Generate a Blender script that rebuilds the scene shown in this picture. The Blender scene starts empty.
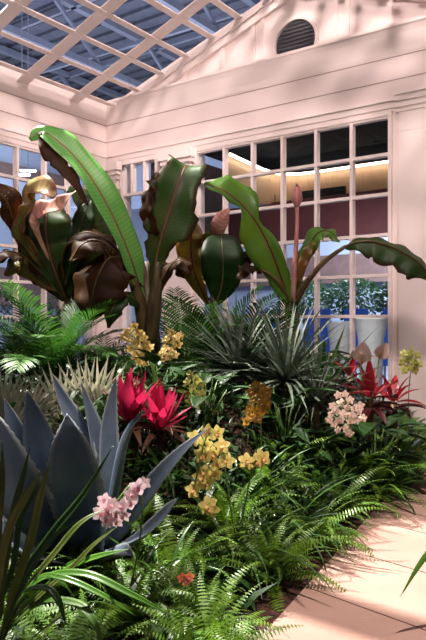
import bpy, math, random
from mathutils import Vector, Matrix, Euler
R = random.Random(7)
PI = math.pi
SC = bpy.context.scene
COL = SC.collection

# ------------------------------------------------------------------ camera
FOC = 655.0; YAW = math.radians(35.6); CH = 1.6; CD = 12.0
sn, cs = math.sin(YAW), math.cos(YAW)
RV = Vector((cs, sn, 0)); FV = Vector((-sn, cs, 0)); UP = Vector((0, 0, 1))
lat0 = (106 - 213) / FOC * CD
CAM = Vector((CD * sn - lat0 * cs, -CD * cs - lat0 * sn, CH))
cd = bpy.data.cameras.new('camera'); cam = bpy.data.objects.new('camera', cd); COL.objects.link(cam)
cam.location = CAM; cam.rotation_euler = (PI / 2, 0, YAW)
cd.sensor_fit = 'HORIZONTAL'; cd.sensor_width = 36; cd.lens = FOC / 426 * 36; cd.clip_end = 200; cd.clip_start = .05
SC.camera = cam

def at(px, py, d):
    return CAM + RV * ((px - 213) / FOC * d) + FV * d + UP * ((320 - py) / FOC * d)
def plan(lat, d, z=0):
    p = CAM + RV * lat + FV * d; return Vector((p.x, p.y, z))
def cdir(r, u, t):            # direction given as right / up / towards the camera's side of the room
    return (RV * r + UP * u - FV * t).normalized()
EA = Vector((6.83, -5.5, 0)); EB = Vector((6.11, -.83, 0)); ED = (EB - EA).normalized(); EN = Vector((-ED.y, ED.x, 0))
def soil(x, y):
    d = (Vector((x, y, 0)) - EA).dot(EN)
    t = min(1, max(0, d / 2.6)); t = t * t * (3 - 2 * t)
    dd = (Vector((x, y, 0)) - CAM).dot(FV); k = min(1, max(0, (dd - 3.6) / 3.2)); k = k * k * (3 - 2 * k)
    t2 = min(1, max(0, (d - .15) / 1.05)); t2 = t2 * t2 * (3 - 2 * t2)
    return .015 + .14 * t + .66 * t2 * k + .012 * math.sin(x * 5.1 + y * 3.3) * t
def ground(px, d):
    p = plan((px - 213) / FOC * d, d); p.z = soil(p.x, p.y); return p

# ------------------------------------------------------------------ materials
def newmat(n):
    m = bpy.data.materials.new(n); m.use_nodes = True; nt = m.node_tree; nt.nodes.clear()
    out = nt.nodes.new('ShaderNodeOutputMaterial'); return m, nt, out
def N(nt, t, **k):
    n = nt.nodes.new(t)
    for a, b in k.items():
        if a in n.inputs.keys(): n.inputs[a].default_value = b
        else: setattr(n, a, b)
    return n
def c4(c): return (c[0], c[1], c[2], 1)
def noise_col(nt, a, b, scale, detail=3, coord='Object', stretch=None):
    tc = N(nt, 'ShaderNodeTexCoord'); mp = N(nt, 'ShaderNodeMapping')
    if stretch: mp.inputs['Scale'].default_value = stretch
    nt.links.new(tc.outputs[coord], mp.inputs[0])
    no = N(nt, 'ShaderNodeTexNoise', Scale=scale, Detail=detail); nt.links.new(mp.outputs[0], no.inputs['Vector'])
    rp = N(nt, 'ShaderNodeValToRGB'); rp.color_ramp.elements[0].position = .35; rp.color_ramp.elements[1].position = .65
    rp.color_ramp.elements[0].color = c4(a); rp.color_ramp.elements[1].color = c4(b)
    nt.links.new(no.outputs['Fac'], rp.inputs[0]); return rp.outputs[0], no.outputs['Fac']
def leafmat(n, a, b, trans=.3, rough=.45, scale=6, tcol=None, jitter=.35, veins=0, midcol=None, edge=None, spec=.4):
    m, nt, out = newmat(n)
    col, _ = noise_col(nt, a, b, scale)
    if midcol or edge or veins:
        uv = N(nt, 'ShaderNodeUVMap'); sp = N(nt, 'ShaderNodeSeparateXYZ'); nt.links.new(uv.outputs[0], sp.inputs[0])
        ab = N(nt, 'ShaderNodeMath', operation='SUBTRACT'); nt.links.new(sp.outputs[1], ab.inputs[0]); ab.inputs[1].default_value = .5
        aa = N(nt, 'ShaderNodeMath', operation='ABSOLUTE'); nt.links.new(ab.outputs[0], aa.inputs[0])   # 0 midrib .. .5 edge
        if veins:
            ad = N(nt, 'ShaderNodeMath', operation='MULTIPLY_ADD'); nt.links.new(sp.outputs[0], ad.inputs[0]); ad.inputs[1].default_value = veins
            m2 = N(nt, 'ShaderNodeMath', operation='MULTIPLY'); nt.links.new(aa.outputs[0], m2.inputs[0]); m2.inputs[1].default_value = -9
            nt.links.new(m2.outputs[0], ad.inputs[2])
            si = N(nt, 'ShaderNodeMath', operation='SINE'); nt.links.new(ad.outputs[0], si.inputs[0])
            mr = N(nt, 'ShaderNodeMapRange'); nt.links.new(si.outputs[0], mr.inputs[0])
            mr.inputs[1].default_value = -1; mr.inputs[3].default_value = .8; mr.inputs[4].default_value = 1.08
            hv = N(nt, 'ShaderNodeHueSaturation'); nt.links.new(col, hv.inputs['Color']); nt.links.new(mr.outputs[0], hv.inputs['Value']); col = hv.outputs[0]
        def ramp(col, p0, p1, c):
            mr = N(nt, 'ShaderNodeMapRange'); nt.links.new(aa.outputs[0], mr.inputs[0]); mr.inputs[1].default_value = p0; mr.inputs[2].default_value = p1
            mx = N(nt, 'ShaderNodeMix', data_type='RGBA'); nt.links.new(mr.outputs[0], mx.inputs[0]); nt.links.new(col, mx.inputs[6]); mx.inputs[7].default_value = c4(c)
            return mx.outputs[2]
        if edge: col = ramp(col, .36, .5, edge)
        if midcol: col = ramp(col, .07, .015, midcol)
    oi = N(nt, 'ShaderNodeObjectInfo'); mr = N(nt, 'ShaderNodeMapRange'); nt.links.new(oi.outputs['Random'], mr.inputs[0])
    mr.inputs[3].default_value = 1 - jitter; mr.inputs[4].default_value = 1 + jitter * .6
    hs = N(nt, 'ShaderNodeHueSaturation'); nt.links.new(col, hs.inputs['Color']); nt.links.new(mr.outputs[0], hs.inputs['Value'])
    pb = N(nt, 'ShaderNodeBsdfPrincipled', Roughness=rough); pb.inputs['Specular IOR Level'].default_value = spec
    nt.links.new(hs.outputs[0], pb.inputs['Base Color'])
    tr = N(nt, 'ShaderNodeBsdfTranslucent')
    if tcol: tr.inputs[0].default_value = c4(tcol)
    else: nt.links.new(hs.outputs[0], tr.inputs[0])
    ms = N(nt, 'ShaderNodeMixShader'); ms.inputs[0].default_value = trans
    nt.links.new(pb.outputs[0], ms.inputs[1]); nt.links.new(tr.outputs[0], ms.inputs[2]); nt.links.new(ms.outputs[0], out.inputs[0])
    return m
def mat(n, a, b=None, rough=.6, scale=5, bump=0, bscale=40, spec=.3, metal=0, stretch=None):
    m, nt, out = newmat(n); b = b or a
    col, f = noise_col(nt, a, b, scale, stretch=stretch)
    pb = N(nt, 'ShaderNodeBsdfPrincipled', Roughness=rough, Metallic=metal); pb.inputs['Specular IOR Level'].default_value = spec
    nt.links.new(col, pb.inputs['Base Color'])
    if bump:
        tc = N(nt, 'ShaderNodeTexCoord'); no = N(nt, 'ShaderNodeTexNoise', Scale=bscale, Detail=4); nt.links.new(tc.outputs['Object'], no.inputs['Vector'])
        bp = N(nt, 'ShaderNodeBump', Strength=bump, Distance=.02); nt.links.new(no.outputs['Fac'], bp.inputs['Height']); nt.links.new(bp.outputs[0], pb.inputs['Normal'])
    nt.links.new(pb.outputs[0], out.inputs[0]); return m
def emis(n, c, s):
    m, nt, out = newmat(n); e = N(nt, 'ShaderNodeEmission', Strength=s); e.inputs[0].default_value = c4(c); nt.links.new(e.outputs[0], out.inputs[0]); return m
def glassmat(n):
    m, nt, out = newmat(n)
    t = N(nt, 'ShaderNodeBsdfTransparent'); g = N(nt, 'ShaderNodeBsdfGlossy', Roughness=.02); g.inputs[0].default_value = (1, 1, 1, 1)
    fr = N(nt, 'ShaderNodeFresnel', IOR=1.18); ms = N(nt, 'ShaderNodeMixShader')
    t.inputs[0].default_value = (.93, .95, .97, 1)
    nt.links.new(fr.outputs[0], ms.inputs[0]); nt.links.new(t.outputs[0], ms.inputs[1]); nt.links.new(g.outputs[0], ms.inputs[2]); nt.links.new(ms.outputs[0], out.inputs[0]); return m

M = {}
M['wall'] = mat('painted timber', (.80, .69, .655), (.84, .73, .695), .55, 1.5, .08, 30)
M['trim'] = mat('painted trim', (.84, .74, .70), (.87, .77, .73), .45, 2)
M['groove'] = mat('board joint', (.40, .30, .28))
M['vent'] = mat('vent slats', (.07, .075, .085), (.09, .095, .105), .6)
M['glass'] = glassmat('window glass')
M['soil'] = mat('bark mulch', (.014, .009, .007), (.085, .032, .022), .9, 45, .9, 60)
M['path'] = mat('pink paving stone', (.30, .185, .15), (.35, .225, .185), .8, 1.6, .15, 90, spec=.15)
M['pathjoint'] = mat('paving joint', (.22, .13, .10), (.30, .19, .15), .9, 20)
M['deck'] = mat('hall roof deck', (.11, .12, .17), (.14, .15, .20), .5, 3)
M['steel'] = mat('hall roof steel', (.22, .24, .33), (.26, .28, .37), .5, 3)
M['dark'] = mat('dark ceiling', (.008, .009, .011), (.012, .013, .015), .95, 3, spec=.05)
M['wood'] = mat('slatted wood', (.42, .24, .13), (.54, .33, .20), .5, 3, stretch=(60, 60, 1))
M['ledge'] = mat('brown ledge', (.14, .055, .03), (.18, .07, .04), .5)
M['maroon'] = mat('maroon fascia', (.13, .035, .038), (.15, .042, .045), .6)
M['bluewall'] = mat('blue grey wall', (.25, .29, .39), (.29, .33, .43), .7, .4)
M['brownband'] = mat('brown band', (.10, .06, .055), (.13, .075, .07), .7)
M['hallfloor'] = mat('hall floor', (.13, .15, .22), (.17, .19, .26), .5, 2)
M['led'] = emis('led strip', (1, .88, .72), 11)
M['downlight'] = emis('downlight', (1, .95, .88), 9)
M['fixture'] = emis('ceiling light tube', (.85, .93, 1), 7)
M['bluepanel'] = mat('blue display panel', (.03, .10, .50), (.05, .15, .62), .5, 3)
M['tub'] = mat('cream planter', (.60, .57, .50), (.68, .65, .58), .5)
M['screen'] = mat('black screen', (.006, .006, .008))
M['bark'] = mat('bark', (.08, .055, .035), (.14, .10, .07), .9, 12)
# leaves
M['fern'] = leafmat('fern green', (.07, .155, .008), (.145, .27, .018), .4, .42, 14, jitter=.5)
M['fernold'] = leafmat('fern pale green', (.11, .26, .03), (.18, .34, .06), .35, .42, 14, jitter=.3)
M['strap'] = leafmat('strap green', (.025, .08, .01), (.055, .135, .02), .22, .35, 8, jitter=.4, spec=.45)
M['strapbright'] = leafmat('strap bright green', (.09, .26, .025), (.16, .36, .05), .3, .3, 8, jitter=.25, spec=.5)
M['olive'] = leafmat('strap olive', (.09, .13, .02), (.17, .21, .05), .25, .35, 8, jitter=.3)
M['dark_leaf'] = leafmat('dark green', (.010, .034, .007), (.021, .06, .012), .2, .45, 8, jitter=.4, spec=.2)
M['agave'] = leafmat('agave blue', (.075, .105, .155), (.125, .165, .225), .02, .42, 4, jitter=.2, edge=(.30, .33, .33))
M['silver'] = leafmat('silver palm', (.46, .45, .32), (.64, .60, .46), .2, .5, 10, jitter=.3)
M['greyspike'] = leafmat('grey spike', (.08, .105, .075), (.13, .16, .12), .15, .6, 10, spec=.15, jitter=.3)
M['palm'] = leafmat('palm green', (.022, .085, .010), (.05, .14, .018), .28, .45, 8, jitter=.45, spec=.2)
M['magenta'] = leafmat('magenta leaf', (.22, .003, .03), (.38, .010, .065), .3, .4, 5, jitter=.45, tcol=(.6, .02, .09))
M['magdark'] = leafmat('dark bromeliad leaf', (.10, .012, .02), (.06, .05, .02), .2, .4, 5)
M['red'] = leafmat('red leaf', (.16, .006, .010), (.34, .012, .022), .3, .4, 5, jitter=.5, tcol=(.5, .02, .04))
M['maroonleaf'] = leafmat('maroon leaf', (.05, .010, .012), (.10, .015, .02), .2, .4, 5, jitter=.4)
M['ban_green'] = leafmat('banana green', (.05, .16, .02), (.10, .24, .03), .4, .4, 3, jitter=.1, veins=420, midcol=(.22, .10, .05), tcol=(.22, .40, .03))
M['ban_bright'] = leafmat('banana bright', (.07, .27, .045), (.12, .34, .07), .25, .4, 3, jitter=.1, veins=420, midcol=(.20, .10, .05), tcol=(.3, .5, .03))
M['ban_dark'] = leafmat('banana dark', (.016, .048, .008), (.036, .080, .014), .2, .45, 3, jitter=.1, veins=380, midcol=(.06, .02, .015), edge=(.05, .02, .012), tcol=(.14, .12, .01), spec=.22)
M['ban_maroon'] = leafmat('banana maroon', (.022, .009, .004), (.05, .022, .007), .25, .5, 3, jitter=.1, veins=380, spec=.1, tcol=(.30, .09, .02))
M['ban_olive'] = leafmat('banana olive red', (.13, .17, .03), (.20, .10, .03), .45, .4, 4, jitter=.1, veins=120, midcol=(.3, .05, .04), edge=(.30, .05, .04), tcol=(.45, .32, .05))
M['ban_pink'] = leafmat('banana pink', (.55, .25, .22), (.62, .36, .26), .3, .4, 4, jitter=.1, veins=90)
M['ban_cream'] = leafmat('banana cream', (.36, .32, .12), (.42, .20, .12), .3, .4, 5, jitter=.1, veins=80)
M['stem'] = mat('banana stem', (.045, .02, .012), (.10, .075, .03), .45, 6, .2, 30, .4, stretch=(3, 3, .7))
M['petiole'] = mat('petiole', (.07, .04, .018), (.13, .09, .03), .4, 6)
M['greenstem'] = mat('green stem', (.08, .16, .03), (.13, .22, .05), .5, 8)
M['brownstem'] = mat('brown stem', (.12, .07, .03), (.18, .10, .04), .5, 8)
M['yel'] = leafmat('yellow petal', (.72, .58, .14), (.80, .70, .26), .3, .5, 30, jitter=.15)
M['yelred'] = leafmat('yellow lip', (.75, .55, .2), (.5, .10, .05), .2, .5, 60, jitter=.1)
M['gold'] = leafmat('golden petal', (.34, .23, .06), (.46, .32, .10), .3, .5, 30, jitter=.2)
M['ygreen'] = leafmat('greenish yellow petal', (.42, .44, .10), (.55, .53, .16), .3, .5, 30, jitter=.2)
M['goldred'] = leafmat('amber petal', (.60, .40, .05), (.5, .20, .03), .3, .5, 40, jitter=.2)
M['blush'] = leafmat('blush petal', (.72, .52, .44), (.80, .64, .55), .3, .5, 30, jitter=.12)
M['blushlip'] = leafmat('blush lip', (.65, .3, .25), (.75, .5, .4), .2, .5, 60)
M['pink'] = leafmat('pink petal', (.80, .55, .62), (.86, .70, .74), .3, .5, 30, jitter=.1)
M['pinklip'] = leafmat('pink lip', (.65, .12, .22), (.8, .5, .5), .2, .5, 60)
M['orange'] = leafmat('orange petal', (.7, .16, .06), (.75, .25, .12), .2, .5, 30)
M['spathe'] = leafmat('pale pink spathe', (.72, .54, .48), (.76, .60, .54), .2, .3, 10, jitter=.1)
M['spadix'] = mat('spadix', (.6, .42, .2), (.66, .5, .25))
M['bud'] = leafmat('pink bud', (.45, .16, .16), (.52, .26, .22), .2, .45, 6)
M['hedge'] = leafmat('tree leaf', (.03, .085, .03), (.07, .14, .06), .2, .4, 4, jitter=.3)

# ------------------------------------------------------------------ mesh helpers
class MB:
    def __init__(s): s.v = []; s.f = []; s.m = []; s.uv = {}; s.mats = []
    def mi(s, m):
        if m not in s.mats: s.mats.append(m)
        return s.mats.index(m)
    def quad(s, ids, m, uv=None):
        if uv: s.uv[len(s.f)] = uv
        s.f.append(ids); s.m.append(s.mi(m))
    def box(s, lo, hi, m):
        b = len(s.v); x0, y0, z0 = lo; x1, y1, z1 = hi
        s.v += [(x0, y0, z0), (x1, y0, z0), (x1, y1, z0), (x0, y1, z0), (x0, y0, z1), (x1, y0, z1), (x1, y1, z1), (x0, y1, z1)]
        for q in ((3, 2, 1, 0), (4, 5, 6, 7), (0, 1, 5, 4), (1, 2, 6, 5), (2, 3, 7, 6), (3, 0, 4, 7)): s.quad([b + i for i in q], m)
    def beam(s, p, q, w, h, m, up=UP):      # rectangular bar from p to q
        p = Vector(p); q = Vector(q); t = (q - p).normalized(); sd = t.cross(up).normalized(); u = sd.cross(t)
        b = len(s.v)
        for c in (p, q):
            for i, j in ((-1, -1), (1, -1), (1, 1), (-1, 1)): s.v.append(tuple(c + sd * i * w / 2 + u * j * h / 2))
        for f in ((0, 1, 2, 3), (7, 6, 5, 4), (0, 4, 5, 1), (1, 5, 6, 2), (2, 6, 7, 3), (3, 7, 4, 0)): s.quad([b + i for i in f], m)
    def prism(s, poly, axis, a, b_, m):     # poly of 2D points extruded along an axis ('x','y','z')
        n = len(poly); b = len(s.v)
        for h in (a, b_):
            for (i, j) in poly:
                s.v.append({'x': (h, i, j), 'y': (i, h, j), 'z': (i, j, h)}[axis])
        s.quad([b + i for i in range(n)][::-1], m); s.quad([b + n + i for i in range(n)], m)
        for i in range(n): s.quad([b + i, b + (i + 1) % n, b + n + (i + 1) % n, b + n + i], m)
    def tube(s, pts, rad, m, n=8):
        pts = [Vector(p) for p in pts]; b = len(s.v); k = len(pts)
        ref = Vector((.31, .77, .2))
        for i, p in enumerate(pts):
            t = (pts[min(i + 1, k - 1)] - pts[max(i - 1, 0)]).normalized()
            a = t.cross(ref).normalized(); c = t.cross(a)
            r = rad[i] if isinstance(rad, (list, tuple)) else rad
            for j in range(n):
                g = 2 * PI * j / n; s.v.append(tuple(p + a * math.cos(g) * r + c * math.sin(g) * r))
        for i in range(k - 1):
            for j in range(n): s.quad([b + i * n + j, b + i * n + (j + 1) % n, b + (i + 1) * n + (j + 1) % n, b + (i + 1) * n + j], m)
        s.quad([b + j for j in range(n)][::-1], m); s.quad([b + (k - 1) * n + j for j in range(n)], m)
    def lathe(s, prof, c, m, n=20):
        b = len(s.v); c = Vector(c)
        for r, z in prof:
            for j in range(n): s.v.append((c.x + r * math.cos(2 * PI * j / n), c.y + r * math.sin(2 * PI * j / n), c.z + z))
        for i in range(len(prof) - 1):
            for j in range(n): s.quad([b + i * n + j, b + i * n + (j + 1) % n, b + (i + 1) * n + (j + 1) % n, b + (i + 1) * n + j], m)
        s.quad([b + j for j in range(n)][::-1], m); s.quad([b + (len(prof) - 1) * n + j for j in range(n)], m)
    def ribbon(s, pts, nrm, wl, wr, mtop, mbot=None, nc=4, fold=.2, cup=0, wave=0, wfreq=9, thick=0, tear=0, rng=R, serr=0):
        """leaf blade; pts = smooth list, nrm = list of face directions, wl/wr widths per point"""
        k = len(pts); rows = []; ns = []
        ph = rng.random() * 6; ph2 = rng.random() * 6
        tl = 1; trr = 1
        for i, p in enumerate(pts):
            t = (pts[min(i + 1, k - 1)] - pts[max(i - 1, 0)]).normalized()
            sd = t.cross(nrm[i])
            sd = sd.normalized() if sd.length > 1e-5 else Vector((1, 0, 0)); nn = sd.cross(t).normalized()
            if tear:
                if rng.random() < .3: tl = 1 - tear * rng.random()
                if rng.random() < .3: trr = 1 - tear * rng.random()
            row = []
            for j in range(nc + 1):
                q = -1 + 2 * j / nc
                w = (wl[i] * tl if q < 0 else wr[i] * trr)
                if serr and abs(q) == 1: w *= 1 + (serr if i % 2 else -serr)
                off = nn * (fold * abs(q) * w + cup * q * q * w)
                if wave: off += nn * wave * abs(q) * math.sin(wfreq * i / k * 2 * PI + (ph if q < 0 else ph2)) * min(1, w / .05)
                fq = q * (1 - .12 * fold * abs(q))
                row.append(p + sd * fq * w + off)
            rows.append(row); ns.append(nn)
        W = nc + 1; b = len(s.v)
        for row in rows: s.v += [tuple(x) for x in row]
        def uvq(i, j): return (i / (k - 1), j / nc)
        if thick:
            b2 = len(s.v)
            for i, row in enumerate(rows):
                f = min(1, (k - 1 - i) / (k * .3)); 
                s.v += [tuple(x - ns[i] * thick * (f if thick > .01 else 1) * (1 - .85 * abs(-1 + 2 * j / nc) if thick > .01 else 1)) for j, x in enumerate(row)]
        for i in range(k - 1):
            for j in range(nc):
                ids = [b + i * W + j, b + i * W + j + 1, b + (i + 1) * W + j + 1, b + (i + 1) * W + j]
                uv = [uvq(i, j), uvq(i, j + 1), uvq(i + 1, j + 1), uvq(i + 1, j)]
                s.quad(ids, mtop, uv)
                if thick: s.quad([x - b + b2 for x in ids][::-1], mbot or mtop, uv[::-1])
        if thick:
            edge = [i * W for i in range(k)] + [(k - 1) * W + j for j in range(1, W)] + [i * W + nc for i in range(k - 2, -1, -1)] + [j for j in range(nc - 1, 0, -1)]
            for a, c in zip(edge, edge[1:] + edge[:1]): s.quad([b + a, b + c, b2 + c, b2 + a], mbot or mtop, [(.5, 0)] * 4)
    def mesh(s, name, smooth=True):
        me = bpy.data.meshes.new(name); me.from_pydata([tuple(v) for v in s.v], [], s.f)
        for m in s.mats: me.materials.append(m)
        me.polygons.foreach_set('material_index', s.m)
        if s.uv:
            ul = me.uv_layers.new(name='UVMap')
            for fi, uv in s.uv.items():
                st = me.polygons[fi].loop_start
                for q, c in enumerate(uv): ul.data[st + q].uv = c
        if smooth: me.polygons.foreach_set('use_smooth', [True] * len(me.polygons))
        me.update(); return me

def ob(name, me, parent=None, loc=(0, 0, 0), rot=(0, 0, 0), sc=1):
    o = bpy.data.objects.new(name, me); COL.objects.link(o); o.location = loc; o.rotation_euler = rot
    o.scale = (sc, sc, sc) if isinstance(sc, (int, float)) else sc
    if parent: o.parent = parent
    return o
def thing(name, label, cat, loc=(0, 0, 0), rz=0, group=None):
    o = ob(name, None, None, loc, (0, 0, rz)); o.empty_display_size = .1
    o['label'] = label; o['category'] = cat
    if group: o['group'] = group
    return o
def tag(o, label, cat, group=None):
    o['label'] = label; o['category'] = cat
    if group: o['group'] = group
    return o
def struct(name, mb, parent=None, smooth=False):
    o = ob(name, mb.mesh(name, smooth), parent)
    if not parent: o['kind'] = 'structure'
    return o

def crom(P, n):
    """Catmull-Rom through tuples of floats"""
    P = [tuple(p) for p in P]; Q = [tuple(2 * a - b for a, b in zip(P[0], P[1]))] + P + [tuple(2 * a - b for a, b in zip(P[-1], P[-2]))]
    out = []
    for i in range(n):
        u = i / (n - 1) * (len(P) - 1); k = min(int(u), len(P) - 2); t = u - k
        a, b, c, d = Q[k:k + 4]
        out.append(tuple(.5 * (2 * b1 + (c1 - a1) * t + (2 * a1 - 5 * b1 + 4 * c1 - d1) * t * t + (3 * b1 - a1 - 3 * c1 + d1) * t ** 3) for a1, b1, c1, d1 in zip(a, b, c, d)))
    return out
def lin(P, n):
    out = []
    for i in range(n):
        u = i / (n - 1) * (len(P) - 1); k = min(int(u), len(P) - 2); t = u - k
        out.append(P[k] * (1 - t) + P[k + 1] * t)
    return out

# blade in local axes: grows along +X from the origin, rising at angle e0 and ending at e1
def arc(L, e0, e1, n, pw=1.0):
    pts = [Vector((0, 0, 0))]; nr = []
    for i in range(n):
        e = e0 + (e1 - e0) * (i / (n - 1)) ** pw
        nr.append(Vector((-math.sin(e), 0, math.cos(e))))
        if i: pts.append(pts[-1] + Vector((math.cos(e), 0, math.sin(e))) * L / (n - 1))
    return pts, nr
def wprof(kind, w, n):
    r = []
    for i in range(n):
        t = i / (n - 1)
        if kind == 'strap': v = min(1, .55 + t * 2) * (1 - max(0, (t - .45) / .55) ** 1.8)
        elif kind == 'lance': v = math.sin(PI * min(1, t ** .8 * .97 + .03)) ** .9
        elif kind == 'oval': v = math.sin(PI * (t * .94 + .05)) ** .6
        elif kind == 'spike': v = (1 - t) ** .75
        elif kind == 'agave': v = (.62 + .95 * t if t < .4 else 1.0 * (1 - ((t - .4) / .6) ** 1.7))
        r.append(max(w * v, .0006))
    return r
def blade_mesh(name, L, w, e0, e1, m, kind='strap', n=10, fold=.3, nc=2, wave=0, thick=0, mb=None, mbot=None, pw=1.0):
    b = mb or MB(); p, nr = arc(L, e0, e1, n, pw); wp = wprof(kind, w, n)
    b.ribbon(p, nr, wp, wp, m, mbot, nc=nc, fold=fold, wave=wave, thick=thick)
    return b if mb else b.mesh(name)

# pinnate frond: rachis and paired pinnae in one mesh
def frond_mesh(name, L, e0, e1, n, plen, pw_, m, droop=.25, fwd=.35, start=.08, secs=3, mrach=None, pw=1.0, taper='fern', vee=.15, rad=.0035):
    b = MB(); k = 24; p, nr = arc(L, e0, e1, k, pw)
    b.tube(p, [rad * (1 - .8 * i / k) for i in range(k)], mrach or m, 4)
    for q in range(n):
        t = start + (1 - start) * (q + .5) / n; u = t * (k - 1); i = min(int(u), k - 2); f = u - i
        c = p[i].lerp(p[i + 1], f); T = (p[i + 1] - p[i]).normalized(); nn = nr[i]
        if taper == 'fern': l = plen * (min(1, .45 + t * 2.2)) * (1 - max(0, (t - .35) / .65) ** 1.5 * .93)
        else: l = plen * (.55 + .45 * math.sin(PI * min(1, t * .9 + .1))) * (1 if t < .8 else 1 - (t - .8) * 2.2)
        for sgn in (-1, 1):
            sd = T.cross(nn).normalized() * sgn
            fw = fwd * (1 + 1.2 * t) + R.uniform(-.08, .08)
            d = (sd + T * fw + nn * (vee + R.uniform(-.1, .1))).normalized()
            wv = T - d * T.dot(d); wv.normalize(); b0 = len(b.v)
            ll = l * R.uniform(.88, 1.08)
            for s_ in range(secs + 1):
                tt = s_ / secs
                w = pw_ * (1.0 if tt < .01 else (1 - tt ** 1.7)) * (.7 + .3 * l / plen) + .0004
                if taper != 'fern': w = pw_ * (.35 + 1.1 * tt if tt < .5 else .9 * (1 - ((tt - .5) / .5) ** 1.5)) + .0006
                pt = c + d * ll * tt - Vector((0, 0, 1)) * droop * ll * tt * tt
                b.v.append(tuple(pt - wv * w)); b.v.append(tuple(pt + wv * w))
            for s_ in range(secs): b.quad([b0 + 2 * s_, b0 + 2 * s_ + 1, b0 + 2 * s_ + 3, b0 + 2 * s_ + 2], m)
    return b.mesh(name)

# ------------------------------------------------------------------ the room
EAVE, KR, XR = 5.35, .34, 3.91
def roofz(x): return EAVE + KR * (x if x < XR else 2 * XR - x)
W_ = M['wall']; T_ = M['trim']; G_ = M['groove']
# right wall: y = 0 plane (room on y < 0), window openings cut by building it from pieces
b = MB()
ZT, ZB = 4.42, .55
for x0, x1 in ((0, .40), (1.42, 2.06), (5.40, 7.82)): b.box((x0, 0, 0), (x1, .25, ZT), W_)
for x0, x1 in ((.40, 1.42), (2.06, 5.40)): b.box((x0, 0, 0), (x1, .25, ZB - .04), W_)
b.box((-.25, 0, ZT), (7.82, .25, 5.55), W_)
struct('wall_right', b)
b = MB()
for y0, y1 in ((-.34, 0), (-7.0, -4.26)): b.box((-.25, y0, 0), (0, y1, ZT), W_)
b.box((-.25, -4.26, 0), (0, -.34, ZB - .04), W_); b.box((-.25, -7.0, ZT), (0, 0, 5.55), W_)
struct('wall_left', b)
# gable above the right wall
b = MB()
def poly_y(bm, poly, y0, y1, m): bm.prism(poly, 'y', y0, y1, m)
poly_y(b, [(-.2, 5.45), (8.02, 5.45), (8.02, 5.5), (XR, roofz(XR) + .1), (-.2, 5.5)], .12, .24, W_)
for x in (.95, 1.75, 2.51, 3.12, 3.28, 4.52, 4.70, 5.33, 6.1, 6.9):
    b.prism([(x - .03, 5.45), (x + .03, 5.45), (x + .03, roofz(x + .03) - .02), (x - .03, roofz(x - .03) - .02)], 'y', .09, .12, W_)
struct('wall_gable', b)
b = MB()        # rake boards
for s in (0, 1):
    xa, xb = (-.2, XR) if s == 0 else (8.02, XR)
    za, zb = roofz(xa) if s == 0 else roofz(8.02), roofz(XR)
    b.prism([(xa, za - .20), (xb, zb - .20), (xb, zb + .04), (xa, za + .04)], 'y', .05, .12, T_)
    b.prism([(xa, za - .07), (xb, zb - .07), (xb, zb + .04), (xa, za + .04)], 'y', .02, .05, T_)
struct('trim_rake', b)
# cornice, frieze joints, window head moulding on both walls
def run(bm, prof, m, ra=(0, 7.9), la=(0, 7.0)):      # prof = list of (z0, z1, projection)
    for z0, z1, pr in prof:
        if ra: bm.box((ra[0] + (pr if ra[0] == 0 else 0), -pr, z0), (ra[1], 0, z1), m)
        if la: bm.box((0, -la[1], z0), (pr, -la[0], z1), m)
b = MB()
CP = [(0, 5.19), (.004, 5.19), (.012, 5.26), (.028, 5.34), (.05, 5.44), (.075, 5.51), (.09, 5.53), (.09, 5.57), (0, 5.57)]
b.prism([(-a, z) for a, z in CP], 'x', 0, 7.9, T_); b.prism([(a, z) for a, z in CP][::-1], 'y', -7.0, 0, T_)
struct('trim_cornice', b)
b = MB(); run(b, [(4.42, 4.46, .02), (4.46, 4.55, .035), (4.55, 4.58, .055)], T_); struct('trim_window_head', b)
b = MB(); run(b, [(5.145, 5.16, .004), (4.835, 4.85, .004)], G_); struct('trim_board_joints', b)
# pilasters with capitals
def pilaster(bm, x0, x1, wall):
    for (z0, z1, pr, ex) in ((0, 3.95, .07, 0), (3.95, 3.99, .10, .03), (3.99, 4.12, .07, 0), (4.12, 4.20, .11, .04), (4.20, 4.27, .15, .08), (4.27, 4.42, .19, .11)):
        if wall == 'r': bm.box((x0 - ex, -pr, z0), (x1 + ex, 0, z1), T_)
        else: bm.box((0, -x1 - ex, z0), (pr, -x0 + ex if x0 > .05 else -x0, z1), T_)
b = MB(); pilaster(b, 0, .34, 'r'); pilaster(b, 0, .30, 'l'); struct('trim_corner_pilaster', b)
b = MB(); pilaster(b, 1.50, 1.98, 'r'); struct('trim_pilaster', b)
b = MB()
b.box((5.50, -.05, 0), (7.82, 0, 4.42), T_)
for z0, z1, pr in ((4.38, 4.44, .06), (4.44, 4.52, .075), (4.52, 4.60, .09), (4.60, 4.64, .11)): b.box((5.46, -pr, z0), (7.82, 0, z1), T_)
b.box((5.50, -.054, 4.12), (7.82, -.05, 4.13), T_)
struct('trim_wall_panel', b)
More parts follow.
